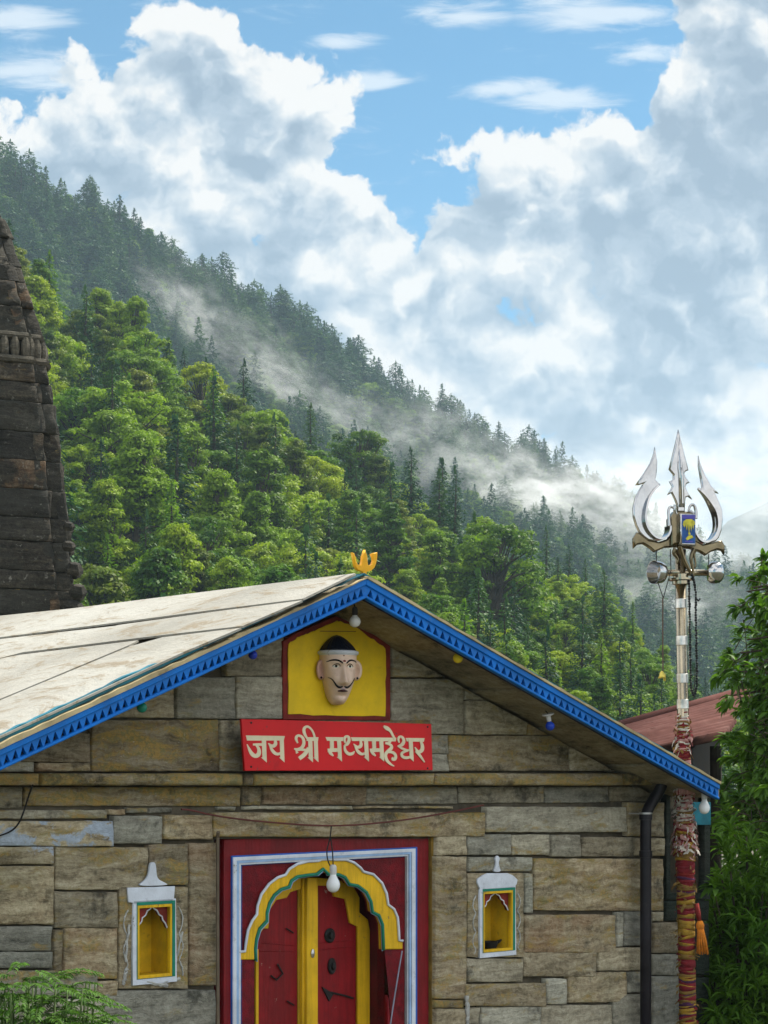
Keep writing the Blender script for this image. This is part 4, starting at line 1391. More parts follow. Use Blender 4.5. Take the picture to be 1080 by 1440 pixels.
# ------------------------------------------------------------------ rain pipe
def rain_pipe():
    o = WW(908, 1300, .08); o.z = 0
    root = empty('rain_pipe', o)
    tag(root, 'black rain pipe with an elbow running down the right end of the wall', 'pipe')
    m = plain('black_pipe_plastic', (.014, .012, .016), .38, var=.3, scale=6, dirt=.3, dirtcol=(.06, .055, .05))
    n = .09
    rr = 7.8 / F * 11.0
    pts = [WW(908, 1500, n), WW(908, 1300, n), WW(908, 1160, n), WW(909, 1142, n), WW(918, 1126, n + .01), WW(930, 1108, n + .04), WW(934, 1092, n + .06), WW(935, 1070, n + .08)]
    pts[0].z = 0.05
    pts = pts[:2] + [Vector(p) for p in smooth_open([tuple(p) for p in pts[2:]], 2)]
    mb = MB(); mb.tube([p - o for p in pts], rr, 16)
    mb.build('pipe', m, root, True)
    for y in (1148, 1201):
        mb = MB(); c = WW(908, y, n) - o
        mb.lathe([(rr * .9, -.022), (rr * 1.16, -.02), (rr * 1.16, .02), (rr * .9, .022)], 18, Matrix.Translation(c))
        mb.build('collar', m, root, 'auto')
    mb = MB(); c = WW(908, 1149, n) - o
    mb.lathe([(rr * 1.0, -.005), (rr * 1.2, -.004), (rr * 1.2, .006), (rr * 1.0, .007)], 18, Matrix.Translation(c + Vector((0, 0, .022))))
    mb.tube([c + EN * 0 - ES * rr * 1.1 + Vector((0, 0, .022)), c - ES * rr * 2.2 - EN * .07 + Vector((0, 0, .022))], .005, 6)
    mb.build('clamp', plain('galvanised_clamp', (.42, .42, .42), .4, metal=.7), root)


rain_pipe()


def niche_lamp():
    s, z = W(689, 1334, -.10)
    p = O0 + ES * s - EN * .09
    root = empty('oil_lamp', (p.x, p.y, W(700, 1340)[1] + .009), PHI)
    tag(root, 'small black oil lamp resting on the floor of the right-hand yellow niche', 'oil lamp')
    blk = plain('sooty_iron', (.012, .012, .012), .6, var=.4, bump=.3)
    mb = MB(); mb.lathe([(0, 0), (.030, 0), (.034, .008), (.044, .03), (.046, .048), (.040, .05), (.036, .034), (0, .02)], 20, Matrix.Translation((-.008, 0, 0)))
    mb.build('bowl', blk, root, 'auto')
    mb = MB(); mb.tube([(.03, -.01, .04), (.05, -.018, .048), (.062, -.022, .056)], [.012, .009, .005], 8)
    mb.build('spout', blk, root, True)


niche_lamp()

# ------------------------------------------------------------------ great steel trident on its wrapped pole
M_STEEL = plain('polished_steel', (.44, .44, .44), .13, metal=1, var=.12, scale=9, bump=.06, dirt=.3, dirtcol=(.34, .32, .28))
M_STEELD = plain('tarnished_steel', (.36, .31, .22), .22, metal=1, var=.2, scale=6, bump=.05, dirt=.3, dirtcol=(.18, .14, .08))

M_STEELREFL = plain('steel_dark_reflection', (.17, .14, .085), .20, metal=1, var=.3, scale=7, bump=.08, dirt=.4, dirtcol=(.07, .06, .04))  # dark brown reflection on wing and hub is put into the colour


def trident():
    random.seed(21)
    n = .22
    base = WW(962, 1250, n)
    Yd = base.y
    px = Yd / F                       # metres per photo pixel at the pole
    root = empty('trident_pole', (base.x + 8 * px, base.y, 0), R(14))
    root.rotation_euler = (0, -.017, R(14))
    tag(root, 'tall steel pole wrapped in red and yellow cloth, topped by a large shining trident', 'trident')
    zof = lambda y: HC + (HY - y) * px
    xof = lambda x: (x - 962) * px
    # every trident piece is traced about the pole axis
    S = .2037
    def zq(pts):
        return [(xof(860 + a * S), zof(590 + b * S)) for a, b in pts]
    # central spear: flattened blade with a raised midrib
    right = [(498, 72), (520, 160), (568, 352), (545, 362), (537, 376), (546, 402), (576, 437), (553, 446), (545, 466), (552, 490), (592, 552), (562, 534), (545, 540), (540, 570), (536, 640)]
    left = [(476, 640), (480, 600), (462, 555), (440, 512), (408, 528), (436, 485), (446, 466), (424, 432), (452, 420), (455, 384), (424, 350), (480, 150)]
    def blade(poly, axis, th, name, edge=.006):
        """lens-shaped blade: outline at thin edge, ridge along the axis polyline"""
        bm = bmesh.new()
        P = zq(poly)
        me = shape2d([P], th, th * .30, 1)
        o = link(name, me, M_STEEL, root, True)
        return o
    blade(right + left, None, .024, 'spear_blade')
    q = zq([(500, 95), (522, 340), (530, 390), (530, 610), (490, 610), (488, 390), (482, 340)])
    me = shape2d([q], .062, .022, 2); link('midrib', me, M_STEEL, root)
    # crescents: broad bands with real depth
    Lo = [(322, 198), (312, 250), (285, 310), (240, 378), (175, 464), (205, 462), (232, 452), (205, 490), (172, 550), (153, 620), (155, 680), (172, 740), (195, 785), (225, 815), (260, 838)]
    Li = [(330, 848), (300, 826), (262, 790), (236, 745), (226, 700), (230, 640), (246, 590), (258, 560), (305, 495), (355, 453), (322, 425), (334, 370), (338, 300)]
    Ro = [(645, 248), (655, 300), (690, 380), (735, 455), (792, 508), (762, 500), (790, 560), (815, 620), (820, 690), (808, 760), (788, 812), (765, 838)]
    Ri = [(690, 858), (730, 830), (762, 780), (776, 720), (772, 650), (752, 600), (728, 580), (690, 520), (638, 472), (668, 474), (655, 400), (642, 320)]
    Li = [(a + (13 if 205 < b - 0 and 480 < b < 800 and a < 300 else 0), b) for a, b in Li]
    Ri = [(a - (13 if 540 < b < 840 and a > 690 else 0), b) for a, b in Ri]
    blade(Lo + Li, None, .026, 'crescent_blade')
    blade(Ro + Ri, None, .026, 'crescent_blade')
    # inner rolled faces of the crescents, deeper than the blades
    for pts in ([(355, 453), (300, 500), (258, 562), (236, 640), (230, 700), (242, 750), (272, 795), (315, 828), (360, 832), (395, 812), (414, 770), (412, 740)],
                [(640, 474), (690, 522), (735, 590), (765, 650), (774, 715), (766, 770), (735, 820), (690, 850), (645, 845), (605, 800), (592, 750)]):
        q = smooth_open(zq(pts), 2)
        mb = MB()
        nn = len(q)
        vs = []
        for i, (x, z) in enumerate(q):
            u = i / (nn - 1)
            w = .042 * min(1, .15 + 3.2 * u)
            a, b = q[max(i - 1, 0)], q[min(i + 1, nn - 1)]
            dx, dz = b[0] - a[0], b[1] - a[1]
            l = math.hypot(dx, dz) or 1
            nx, nz = -dz / l * .006, dx / l * .006
            vs += [(x + nx, -w, z + nz), (x + nx, w, z + nz), (x - nx, w, z - nz), (x - nx, -w, z - nz)]
        fs = []
        for i in range(nn - 1):
            for k in range(4):
                k2 = (k + 1) % 4
                fs.append((i * 4 + k, i * 4 + k2, i * 4 + 4 + k2, i * 4 + 4 + k))
        mb.add(vs, fs)
        mb.build('inner_band', M_STEEL, root, 'auto')
    # lower wing plate joining the prongs, with turned-up tips
    wing = [(150, 830), (178, 786), (195, 790), (262, 838), (340, 850), (400, 830), (440, 770), (560, 760), (600, 830), (660, 862), (720, 850), (772, 838), (806, 832), (830, 868), (824, 932), (806, 905), (770, 898), (722, 915), (682, 940), (640, 915), (575, 895), (450, 885), (380, 890), (304, 922), (268, 892), (222, 866), (180, 872), (152, 898)]
    blade(wing, None, .034, 'wing_plate').data.materials[0] = M_STEELREFL
    # hub with curling leaves
    for pts, r in (([(405, 745), (402, 690), (398, 640), (412, 608), (440, 620)], .012), ([(600, 690), (606, 640), (590, 590), (560, 600), (548, 640)], .012), ([(455, 600), (445, 640), (460, 665)], .016), ([(560, 640), (585, 655), (595, 690)], .012)):
        q = smooth_open(zq(pts), 2)
        mb = MB(); mb.tube([(x, -.035, z) for x, z in q], [r * (1 - .5 * i / len(q)) for i in range(len(q))], 8)
        mb.build('leaf_scroll', M_STEEL, root, True)
    q = zq([(415, 880), (412, 690), (450, 640), (590, 640), (600, 700), (596, 880)])
    link('hub', shape2d([q], .085, .02, 2), M_STEELREFL, root, False)
    # painted plaque strapped on the hub
    q = zq([(468, 664), (580, 664), (578, 882), (466, 880)])
    pl = link('plaque', shape2d([q], .05, .008, 2), M_STEEL, root)
    pl.location = (0, -.055, 0)
    q = zq([(476, 672), (572, 672), (570, 868), (474, 867)])
    blue = link('plaque_face', shape2d([q], .006), plain('plaque_blue', (.022, .09, .30), .4, var=.3, scale=25), pl)
    blue.location = (0, -.026, 0)
    yel = plain('plaque_yellow', (.55, .50, .06), .5, var=.3, scale=30)
    ms = []
    for poly in ([(480, 740), (486, 718), (505, 704), (545, 702), (566, 716), (570, 742), (560, 738), (556, 775), (548, 738), (540, 790), (532, 738), (524, 810), (516, 738), (508, 780), (500, 738), (492, 760)],
                 [(500, 835), (520, 815), (545, 812), (556, 828), (530, 838), (508, 848)], [(518, 796), (530, 790), (536, 808), (522, 812)]):
        ms.append(shape2d([zq(poly)], .004))
    e = join_meshes('emblem', ms, yel, pl); e.location = (0, -.031, 0)
    ms = [shape2d([zq([(476, 674), (572, 674), (571, 700), (476, 700)])], .004), shape2d([zq([(496, 852), (550, 852), (550, 860), (496, 860)])], .004)]
    e = join_meshes('caption_strip', ms, plain('plaque_violet', (.10, .09, .42), .45), pl); e.location = (0, -.030, 0)
    # lower leaf ornament under the hub
    mb = MB()
    for pts, r in (([(480, 880), (505, 960), (535, 1020), (560, 1060)], .020), ([(590, 895), (560, 960), (575, 1020), (580, 1090)], .016), ([(450, 900), (432, 930), (470, 965), (458, 1000)], .016), ([(600, 900), (585, 935), (600, 1000), (590, 1030)], .010)):
        q = smooth_open(zq(pts), 2)
        mb.tube([(x, -.03, z) for x, z in q], [r * (1 - .6 * i / len(q)) for i in range(len(q))], 8)
    mb.build('lower_leaf', M_STEELREFL, root, True)
    # two-headed drum on its rod
    yb = 590 + 1062 * S
    zr = zof(yb)
    rod = MB(); rod.tube([(xof(860 + 380 * S), -.01, zr), (xof(860 + 700 * S), -.01, zr + .004)], .020, 14)
    rod.build('cross_rod', M_STEELD, root, True)
    # open cup left, domed cup right
    x0 = xof(860 + 385 * S)
    Mx = Matrix.Translation((x0, -.01, zr)) @ Matrix.Rotation(R(14), 4, 'Z') @ Matrix.Rotation(R(-90), 4, 'Y')
    mb = MB(); mb.lathe([(.018, -.005), (.03, .0), (.062, .03), (.070, .068), (.0715, .092), (.0695, .0915), (.064, .066), (.045, .030), (0, .022)], 26, Mx)
    mb.build('drum_cup', M_STEEL, root, 'auto')
    x1 = xof(860 + 696 * S)
    Mx = Matrix.Translation((x1, -.01, zr + .004)) @ Matrix.Rotation(R(-16), 4, 'Z') @ Matrix.Rotation(R(90), 4, 'Y')
    mb = MB(); mb.lathe([(.018, -.005), (.05, .0), (.066, .02), (.068, .05), (.062, .075), (.045, .092), (.022, .10), (0, .102)], 26, Mx)
    mb.build('drum_cup', M_STEEL, root, 'auto')
    mb = MB()
    for a, b in (([(300, 915), (298, 1000)], 0), ([(402, 905), (405, 1050), (345, 1240)], 0), ([(684, 935), (684, 1020)], 0), ([(310, 1140), (345, 1240)], 0)):
        q = zq(a)
        mb.tube([(x, -.05, z) for x, z in q], .0028, 6)
    mb.build('tie_wire', M_IRON, root)
    # steel pole
    rp = 8.0 * px
    mb = MB(); mb.tube([(0, 0, .0), (0, 0, zof(590 + 900 * S))], rp, 20)
    mb.build('pole', M_STEELD, root, True)
    mb = MB()
    for y, k, h in ((590 + 1105 * S, 2.1, .010), (590 + 1128 * S, 1.5, .016), (590 + 1090 * S, 1.3, .03)):
        mb.lathe([(rp * .9, zof(y) - h), (rp * k, zof(y) - h * .6), (rp * k, zof(y) + h * .6), (rp * .9, zof(y) + h)], 20)
    mb.build('flange', M_STEELD, root, 'auto')
    sleeve = plain('scuffed_steel', (.62, .61, .58), .35, metal=.9, var=.3, scale=20)
    for y in (849, 901, 954, 990):
        mb = MB(); mb.lathe([(rp * .9, zof(y) - .03), (rp * 1.05, zof(y) - .027), (rp * 1.05, zof(y) + .027), (rp * .9, zof(y) + .03)], 20)
        mb.build('weld_sleeve', sleeve, root, 'auto')
    # bead chain hanging in a loop beside the pole
    mb = MB()
    pts = [(969.5, 815)] + [(970.0, y) for y in range(830, 965, 12)] + [(970.8, 972), (973.5, 980), (977.5, 977), (979.0, 968)] + [(979.5, y) for y in range(955, 835, -12)] + [(979.8, 828), (976, 812), (972, 808)]
    path = smooth_open([(xof(x), -.045, zof(y)) for x, y in pts], 1)
    acc, last = 0, Vector(path[0])
    beads = []
    for p in path:
        p = Vector(p)
        while (p - last).length > .0155:
            last = last + (p - last).normalized() * .0155
            beads.append(last.copy())
    for b in beads:
        r = .0088 * random.uniform(.85, 1.15)
        mb.lathe([(0, -r), (r * .8, -r * .6), (r, 0), (r * .8, r * .6), (0, r)], 7, Matrix.Translation(b + Vector((random.uniform(-.002, .002), 0, 0))))
    mb.tube([(xof(979), -.045, zof(842)), (xof(983), -.05, zof(846)), (xof(986), -.045, zof(843))], .006, 6)
    mb.build('bead_chain', plain('black_beads', (.010, .012, .012), .3), root, True)
    # cord with a small bell on the other side
    mb = MB(); mb.tube([(xof(929.5), -.05, zof(842)), (xof(929), -.045, zof(900)), (xof(928), -.05, zof(948))], .0045, 6)
    cord = mb.build('bell_cord', plain('brown_cord', (.10, .07, .05), .8), root)
    mb = MB(); mb.lathe([(.004, .03), (.014, .02), (.018, 0), (.026, -.014), (.0, -.012)], 14, Matrix.Translation((xof(926.5), -.05, zof(951))))
    mb.tube([(xof(930), -.05, zof(948)), (xof(930.5), -.05, zof(958))], .008, 6)
    mb.build('bell', plain('brass_bell', (.60, .48, .10), .3, metal=.6), cord, True)

    # ---------------- cloth wrapping: overlapping bands of ribbon, each slightly askew
    def cloth(name, c, r=.85):
        return plain(name, c, r, var=.25, scale=30, bump=.5, dirt=.35, dirtcol=tuple(x * .3 for x in c))
    cols = [cloth('yellow_cloth', (.30, .18, .025)), cloth('maroon_cloth', (.16, .015, .02)), cloth('red_cloth', (.20, .022, .018)), cloth('ochre_cloth', (.19, .115, .03)), cloth('purple_cloth', (.06, .018, .05)), cloth('pink_cloth', (.42, .22, .20)), cloth('white_cloth', (.52, .48, .42))]
    def radius(y):
        return np.interp(y, [1003, 1012, 1060, 1110, 1150, 1172, 1195, 1225, 1300, 1440, 1700], [7.5, 8.5, 9.5, 11, 11.5, 13.5, 14.5, 12.8, 11.8, 11.5, 11.5]) * px
    wrap = MB()
    y = 1004.0
    core = wrap
    ys = np.arange(1003, 1720, 6.0)
    core.lathe([(radius(v) * .93 * random.uniform(.97, 1.03), zof(v)) for v in ys], 20, None, 1)
    while zof(y) > .06:
        hgt = random.choice([2, 3, 4, 5, 8]) if y > 1160 else random.choice([2, 3, 4])
        if y < 1110: ci = random.choice([5, 5, 6, 2, 3, 1, 6, 1])
        elif y < 1165: ci = random.choice([5, 6, 6, 5, 1, 3])
        else: ci = random.choice([0, 0, 0, 3, 3, 3, 1, 1, 4])
        if 1210 < y < 1232: ci = 1 if y < 1220 else 2
        mb = wrap
        seg = 26
        vs = []
        tx, ty = random.uniform(-.22, .22), random.uniform(-.28, .28)
        r0 = radius(y)
        hh = hgt * px
        prof = [(-.5, .94), (-.42, 1.02), (0, 1.05), (.42, 1.02), (.5, .94)]
        for q, k in prof:
            for i in range(seg):
                a = 2 * PI * i / seg
                rr = r0 * k * (1 + .05 * mnoise.noise(Vector((math.cos(a) * 1.5, math.sin(a) * 1.5, y * .2 + q))))
                zz = zof(y) + hh * q * (1 + .4 * mnoise.noise(Vector((math.cos(a), math.sin(a), y * .7)))) + r0 * (tx * math.cos(a) + ty * math.sin(a))
                vs.append((rr * math.cos(a), rr * math.sin(a), zz))
        fs = []
        for j in range(len(prof) - 1):
            for i in range(seg):
                fs.append((j * seg + i, j * seg + (i + 1) % seg, (j + 1) * seg + (i + 1) % seg, (j + 1) * seg + i))
        mb.add(vs, fs, ci)
        y += hgt * random.uniform(.55, .95)
    wrap.build('cloth_wrapping', cols, root, True)
    # knots and fluttering ribbon ends
    rb = MB()
    for k in range(560):
        yk = random.choice([random.uniform(1180, 1460), random.uniform(1006, 1062), random.uniform(1106, 1200), random.uniform(1112, 1200), random.uniform(1170, 1196)])
        a = random.uniform(0, 2 * PI)
        r0 = radius(yk) * random.uniform(.95, 1.12)
        p = Vector((r0 * math.cos(a), r0 * math.sin(a), zof(yk)))
        out = Vector((math.cos(a), math.sin(a), 0))
        tang = Vector((-math.sin(a), math.cos(a), 0))
        L = random.uniform(.018, .05)
        w = random.uniform(.005, .010)
        pts = [p, p + out * L * .35 + tang * random.uniform(-.4, .4) * L + Vector((0, 0, -L * .2)), p + out * L * random.uniform(.2, .6) + tang * random.uniform(-.7, .7) * L + Vector((0, 0, -L * random.uniform(.3, 1.0)))]
        s1 = (tang * random.uniform(-1, 1) + Vector((0, 0, random.uniform(-1, 1)))).normalized() * w
        mi = random.choice([2, 3, 3] if yk > 1205 else [0, 0, 1, 1, 2, 3] if yk > 1100 else [0, 1, 2, 3, 3])
        rb.add([pts[0] - s1, pts[0] + s1, pts[1] + s1, pts[1] - s1, pts[2] + s1 * .8, pts[2] - s1 * .8], [(0, 1, 2, 3), (3, 2, 4, 5)], mi)
    tag(rb.build('ribbon_ends', [cols[5], cols[6], cols[1], cols[3]], root), kind='stuff')
    # row of pale tied threads below the eave
    mb = MB()
    for i in range(9):
        a = R(200 + i * 17)
        r0 = radius(1110) * 1.12
        x_, y_ = r0 * math.cos(a), r0 * math.sin(a)
        mb.tube([(x_, y_, zof(1104)), (x_ * 1.02, y_ * 1.02, zof(1117))], .010, 7)
    mb.build('thread_rolls', cols[5], root, True)
    # orange tassel with its own cord
    tm = cloth('orange_tassel', (.62, .20, .02))
    mb = MB()
    xt, yt = xof(975.5), -radius(1280) * .9
    mb.tube([(xt - .01, yt, zof(1270)), (xt - .004, yt - .01, zof(1285)), (xt + .002, yt - .012, zof(1294))], [.014, .016, .012], 8)
    head = MB()
    head.lathe([(0, .03), (.016, .024), (.026, .0), (.024, -.02), (.016, -.03)], 14, Matrix.Translation((xt + .006, yt - .012, zof(1300))))
    cap = mb.build('tassel', cols[2], root, True)
    head.build('tassel_head', tm, cap, True)
    mb = MB()
    for k in range(46):
        a = random.uniform(0, 2 * PI); r = random.uniform(.2, 1) ** .5
        p0 = Vector((xt + .006 + .018 * r * math.cos(a), yt - .012 + .014 * r * math.sin(a), zof(1304)))
        p1 = Vector((xt + .018 + .042 * r * math.cos(a), yt - .012 + .028 * r * math.sin(a), zof(random.uniform(1334, 1342))))
        mb.tube([p0, p0.lerp(p1, .5) + Vector((random.uniform(-.003, .003), 0, 0)), p1], [.005, .0045, .003], 5)
    mb.build('tassel_threads', tm, cap, True)
    return root


trident()

# ------------------------------------------------------------------ old stone tower behind the temple
def tower():
    random.seed(31)
    Y = 19.0
    cx_px = -85.0
    c = at(cx_px, HY, Y)
    root = empty('stone_tower', (c.x, c.y, 0), R(24))
    tag(root, 'old dark weathered stone shrine tower with a carved bead course, tapering above the white roof', 'tower')
    k = Y / F
    prof = [(2200, 214), (1100, 212), (870, 201), (800, 196), (740, 190), (660, 182), (600, 174), (540, 163), (490, 153), (440, 140), (395, 125), (340, 103), (295, 85), (250, 64), (215, 48), (190, 40), (60, 40)]
    ys = [p[0] for p in prof][::-1]; ws = [p[1] for p in prof][::-1]
    # silhouette factor of the stepped plan after rotation
    plan = [(-1, -.0), (-1, -.62), (-.92, -.62), (-.92, -.80), (-.82, -.80), (-.82, -.92), (-.62, -.92), (-.62, -1.0), (0, -1.0)]
    def ring():
        q = [(-.80, -1.0), (.80, -1.0), (.80, -.95), (.95, -.95), (.95, -.80), (1.0, -.80)]
        out = []
        for r in range(4):
            a = r * PI / 2
            for x, y in q:
                out.append((x * math.cos(a) - y * math.sin(a), x * math.sin(a) + y * math.cos(a)))
        ded = []
        for p in out:
            if not ded or (abs(p[0] - ded[-1][0]) + abs(p[1] - ded[-1][1])) > 1e-6: ded.append(p)
        return ded
    RG = ring()
    rz = R(24)
    sil = max(x * math.cos(rz) - y * math.sin(rz) for x, y in RG)
    hw = lambda z: float(np.interp(HY - (z - HC) / k, ys, ws)) * k / sil
    bm = bmesh.new(); lay = bm.loops.layers.float_color.new('tint')
    z = 0.0
    ztop = HC + (HY - 150) * k
    kk = 0
    zb0, zb1 = HC + (HY - 527) * k, HC + (HY - 490) * k
    while z < ztop:
        h = random.uniform(.17, .34)
        if z < zb0 < z + h + .1: h = zb0 - z
        if abs(z - zb0) < 1e-6: h = zb1 - zb0
        if z + h > ztop: h = ztop - z + .001
        band_ = abs(z - zb0) < 1e-6
        w0, w1 = hw(z), hw(z + h)
        if band_: w0 = w1 = w0 * .955
        pts = RG
        n = len(pts)
        visible_lo = HC + (HY - 900) * k
        for i in range(n):
            (xa, ya), (xb, yb_) = pts[i], pts[(i + 1) % n]
            nr = Vector((yb_ - ya, -(xb - xa), 0)).normalized()
            wn = Matrix.Rotation(rz, 3, 'Z') @ nr
            L = math.hypot(xb - xa, yb_ - ya) * w0
            faces_cam = wn.y < .35
            nb = max(1, int(round(L / random.uniform(.6, 1.1)))) if faces_cam else 1
            cuts = [0] + sorted((j + random.uniform(-.22, .22)) / nb for j in range(1, nb)) + [1]
            for j in range(nb):
                u0, u1 = cuts[j], cuts[j + 1]
                P = lambda u, w_, zz: Vector(((xa + (xb - xa) * u) * w_, (ya + (yb_ - ya) * u) * w_, zz))
                small = L < .3
                stone_patch(bm, lay, P(u0, w0, z), P(u1, w0, z), P(u1, w1, z + h), P(u0, w1, z + h), nr, (random.uniform(.2, .9), random.random() * .6, random.random(), 0),
                            cell=.075 if (faces_cam and z > visible_lo) else .6, amp=.034, back=.10, gap=.002, seed=kk * 1.3, proud=random.uniform(-.010, .012) + (random.uniform(-.02, .04) if small else 0), tilt=.012, edge=.007)
                kk += 1
        z += h
    me = bpy.data.meshes.new('tower_body'); bm.to_mesh(me); bm.free(); me.materials.append(M_TOWER)
    link('tower_body', me, None, root)
    core = MB()
    zs = [0, 2, 4, 5, 6, 7, 8, 9, ztop]
    for a, b in zip(zs[:-1], zs[1:]):
        core.hexa([(x * hw(a) * .93, y * hw(a) * .93, a) for x, y in RG], [(x * hw(b) * .93, y * hw(b) * .93, b) for x, y in RG])
    core.build('tower_core', M_MORTAR, root)
    # bead course between two rolls
    mb = MB()
    for zz, ex in ((zb0 + .015, 1.01), (zb1 - .01, 1.0)):
        w = hw(zz)
        for i in range(len(RG)):
            (xa, ya), (xb, yb_) = RG[i], RG[(i + 1) % len(RG)]
            mb.tube([(xa * w * ex, ya * w * ex, zz), (xb * w * ex, yb_ * w * ex, zz)], .042, 8)
    w = hw(zb0) * .985
    for i in range(len(RG)):
        (xa, ya), (xb, yb_) = RG[i], RG[(i + 1) % len(RG)]
        L = math.hypot(xb - xa, yb_ - ya) * w
        nb = max(1, int(L / .105))
        for j in range(nb):
            u = (j + .5) / nb
            mb.lathe([(.03, -.12), (.044, -.07), (.05, 0), (.044, .06), (.026, .11)], 8, Matrix.Translation(((xa + (xb - xa) * u) * w, (ya + (yb_ - ya) * u) * w, (zb0 + zb1) / 2)))
    mb.build('bead_course', stone_mat('bead_stone', 0.35, 0.3, cols=[(0.03, 0.027, 0.02), (0.075, 0.065, 0.047), (0.13, 0.11, 0.08), (0.22, 0.19, 0.14)], spots=(.30, .29, .25)), root, 'auto')
    # carved brackets on the right-hand corner
    mb = MB()
    for y, dx, r in ((812, .04, .085), (842, .06, .09), (865, .0, .10), (782, .0, .07), (755, .02, .06)):
        zz = HC + (HY - y) * k
        w = hw(zz)
        q = max(RG, key=lambda p: p[0] * math.cos(rz) - p[1] * math.sin(rz))
        for s in (-.25, 0.12):
            pv = Vector((q[0] * w * (1 - abs(s) * .0), q[1] * w + s, zz)) + Matrix.Rotation(-rz, 3, 'Z') @ Vector((dx + s * .2, -.03, 0))
            mb.lathe([(0, -r * .9), (r * random.uniform(.7, 1), -r * .8), (r, r * random.uniform(-.2, .3)), (r * .6, r * .8), (0, r * .9)], 5, Matrix.Translation(pv) @ Matrix.Rotation(R(25), 4, 'X') @ Matrix.Diagonal((1.15, 1, .8, 1)))
    mb.build('carved_bracket', M_TOWER, root)
    # ribbed crown stone and finial
    mb = MB()
    w = hw(ztop)
    prof = [(w * .8, -.05), (w * .9, .12), (w * 1.25, .26), (w * 1.35, .36), (w * 1.2, .48), (w * .6, .58), (w * .3, .75), (w * .42, .9), (w * .12, 1.15), (0, 1.2)]
    seg = 32
    vs, fs = [], []
    for r, zz in prof:
        for q in range(seg):
            a = 2 * PI * q / seg
            rr = r * (1 + (.06 * math.cos(a * 16) if .1 < zz < .5 else 0))
            vs.append((rr * math.cos(a), rr * math.sin(a), ztop + zz))
    for j in range(len(prof) - 1):
        for q in range(seg):
            fs.append((j * seg + q, j * seg + (q + 1) % seg, (j + 1) * seg + (q + 1) % seg, (j + 1) * seg + q))
    mb.add(vs, fs)
    mb.build('crown_stone', M_TOWER, root, True)


tower()


# ------------------------------------------------------------------ low house with a red corrugated roof
def red_house():
    Y = 17.0
    a = at(868, 1026, Y); b = at(1060, 972, Y + 1.6)
    c = at(1020, 1037, Y - 2.2); d = at(830, 1078, Y - 3.6)
    root = empty('tin_roofed_house', ((a.x + c.x) / 2, (a.y + c.y) / 2, 0))
    tag(root, 'low dark house with a faded red corrugated tin roof behind the trident pole', 'house')
    o = Vector(root.location)
    m, t, bs = new_mat('faded_red_tin')
    co = t.node('ShaderNodeTexCoord').outputs['Object']
    nn = t.noise(co, 2.0, 6, .65)
    cc = t.ramp(nn, [(.3, (.075, .033, .028)), (.55, (.115, .052, .045)), (.75, (.16, .085, .075))])
    cc = t.mix(t.step(t.noise(co, 7, 6, .7), .58, .7, 0, .6), cc, (.06, .028, .02))
    t.put(bs.inputs['Base Color'], cc); bs.inputs['Roughness'].default_value = .95; bs.inputs['Specular IOR Level'].default_value = .04; bs.inputs['Metallic'].default_value = .0
    # corrugations run along the long edge d->c / a->b
    nu, nv = 2, 150
    e1 = (b - a); e2 = (d - a)
    nrm = e1.cross(e2).normalized()
    if nrm.z < 0: nrm = -nrm
    vs, fs = [], []
    for j in range(nv + 1):
        v = j / nv
        p0, p1 = a.lerp(d, v), b.lerp(c, v)
        off = nrm * (.028 * math.cos(v * 2 * PI * 15))
        lap = nrm * (.03 if int(v * 3) % 2 else 0)
        for i in range(nu + 1):
            vs.append(p0.lerp(p1, i / nu) + off + lap - o)
    for j in range(nv):
        for i in range(nu):
            q = j * (nu + 1) + i
            fs.append((q, q + 1, q + nu + 2, q + nu + 1))
    mb = MB(); mb.add(vs, fs)
    rf = mb.build('roof', m, root, True)
    sm = rf.modifiers.new('sheet', 'SOLIDIFY'); sm.thickness = .012
    mb = MB(); mb.tube([a - o + nrm * .03, b - o + nrm * .03], .05, 8)
    mb.build('ridge_cap', m, root, True)
    # walls under it
    dk = plain('dark_plank_wall', (.035, .028, .022), .85, var=.4, bump=.4)
    mb = MB()
    ins = [a.lerp(c, .16), b.lerp(d, .27), c.lerp(a, .27), d.lerp(b, .16)]
    lo = [(p.x - o.x, p.y - o.y, 0) for p in ins]; hi = [(p.x - o.x, p.y - o.y, p.z - .12) for p in ins]
    mb.hexa(lo, hi)
    mb.build('wall', dk, root)
    mb = MB()
    for u in (.05, .35, .65, .95):
        p = d.lerp(c, u) + Vector((0, .15, 0))
        mb.tube([(p.x - o.x, p.y - o.y, 0), (p.x - o.x, p.y - o.y, p.z - .06)], .05, 8)
    mb.build('post', dk, root)


red_house()

# ------------------------------------------------------------------ ground and hills
def soil_mat(name, c1, c2, sc=.5):
    m, t, b = new_mat(name)
    co = t.node('ShaderNodeTexCoord').outputs['Object']
    n = t.noise(co, sc, 8, .65)
    n2 = t.noise(co, sc * 9, 5, .7)
    t.put(b.inputs['Base Color'], t.mix(t.step(n2, .35, .65), t.mix(t.step(n, .4, .6), c1, c2), tuple(x * .6 for x in c1)))
    b.inputs['Roughness'].default_value = .95
    return m


M_SOIL = soil_mat('courtyard_earth', (.10, .085, .06), (.05, .075, .025))
M_FLOOR = soil_mat('forest_floor', (.018, .03, .010), (.03, .045, .014), .15)
M_FLOORF = soil_mat('far_forest_floor', (.014, .027, .012), (.02, .036, .016), .06)

gm = MB()
gm.add([(-4000, -4000, 0), (4000, -4000, 0), (4000, 6000, 0), (-4000, 6000, 0)], [(0, 1, 2, 3)])
g = gm.build('ground', M_SOIL); tag(g, 'bare and grassy earth around the temple', 'ground', kind='structure')

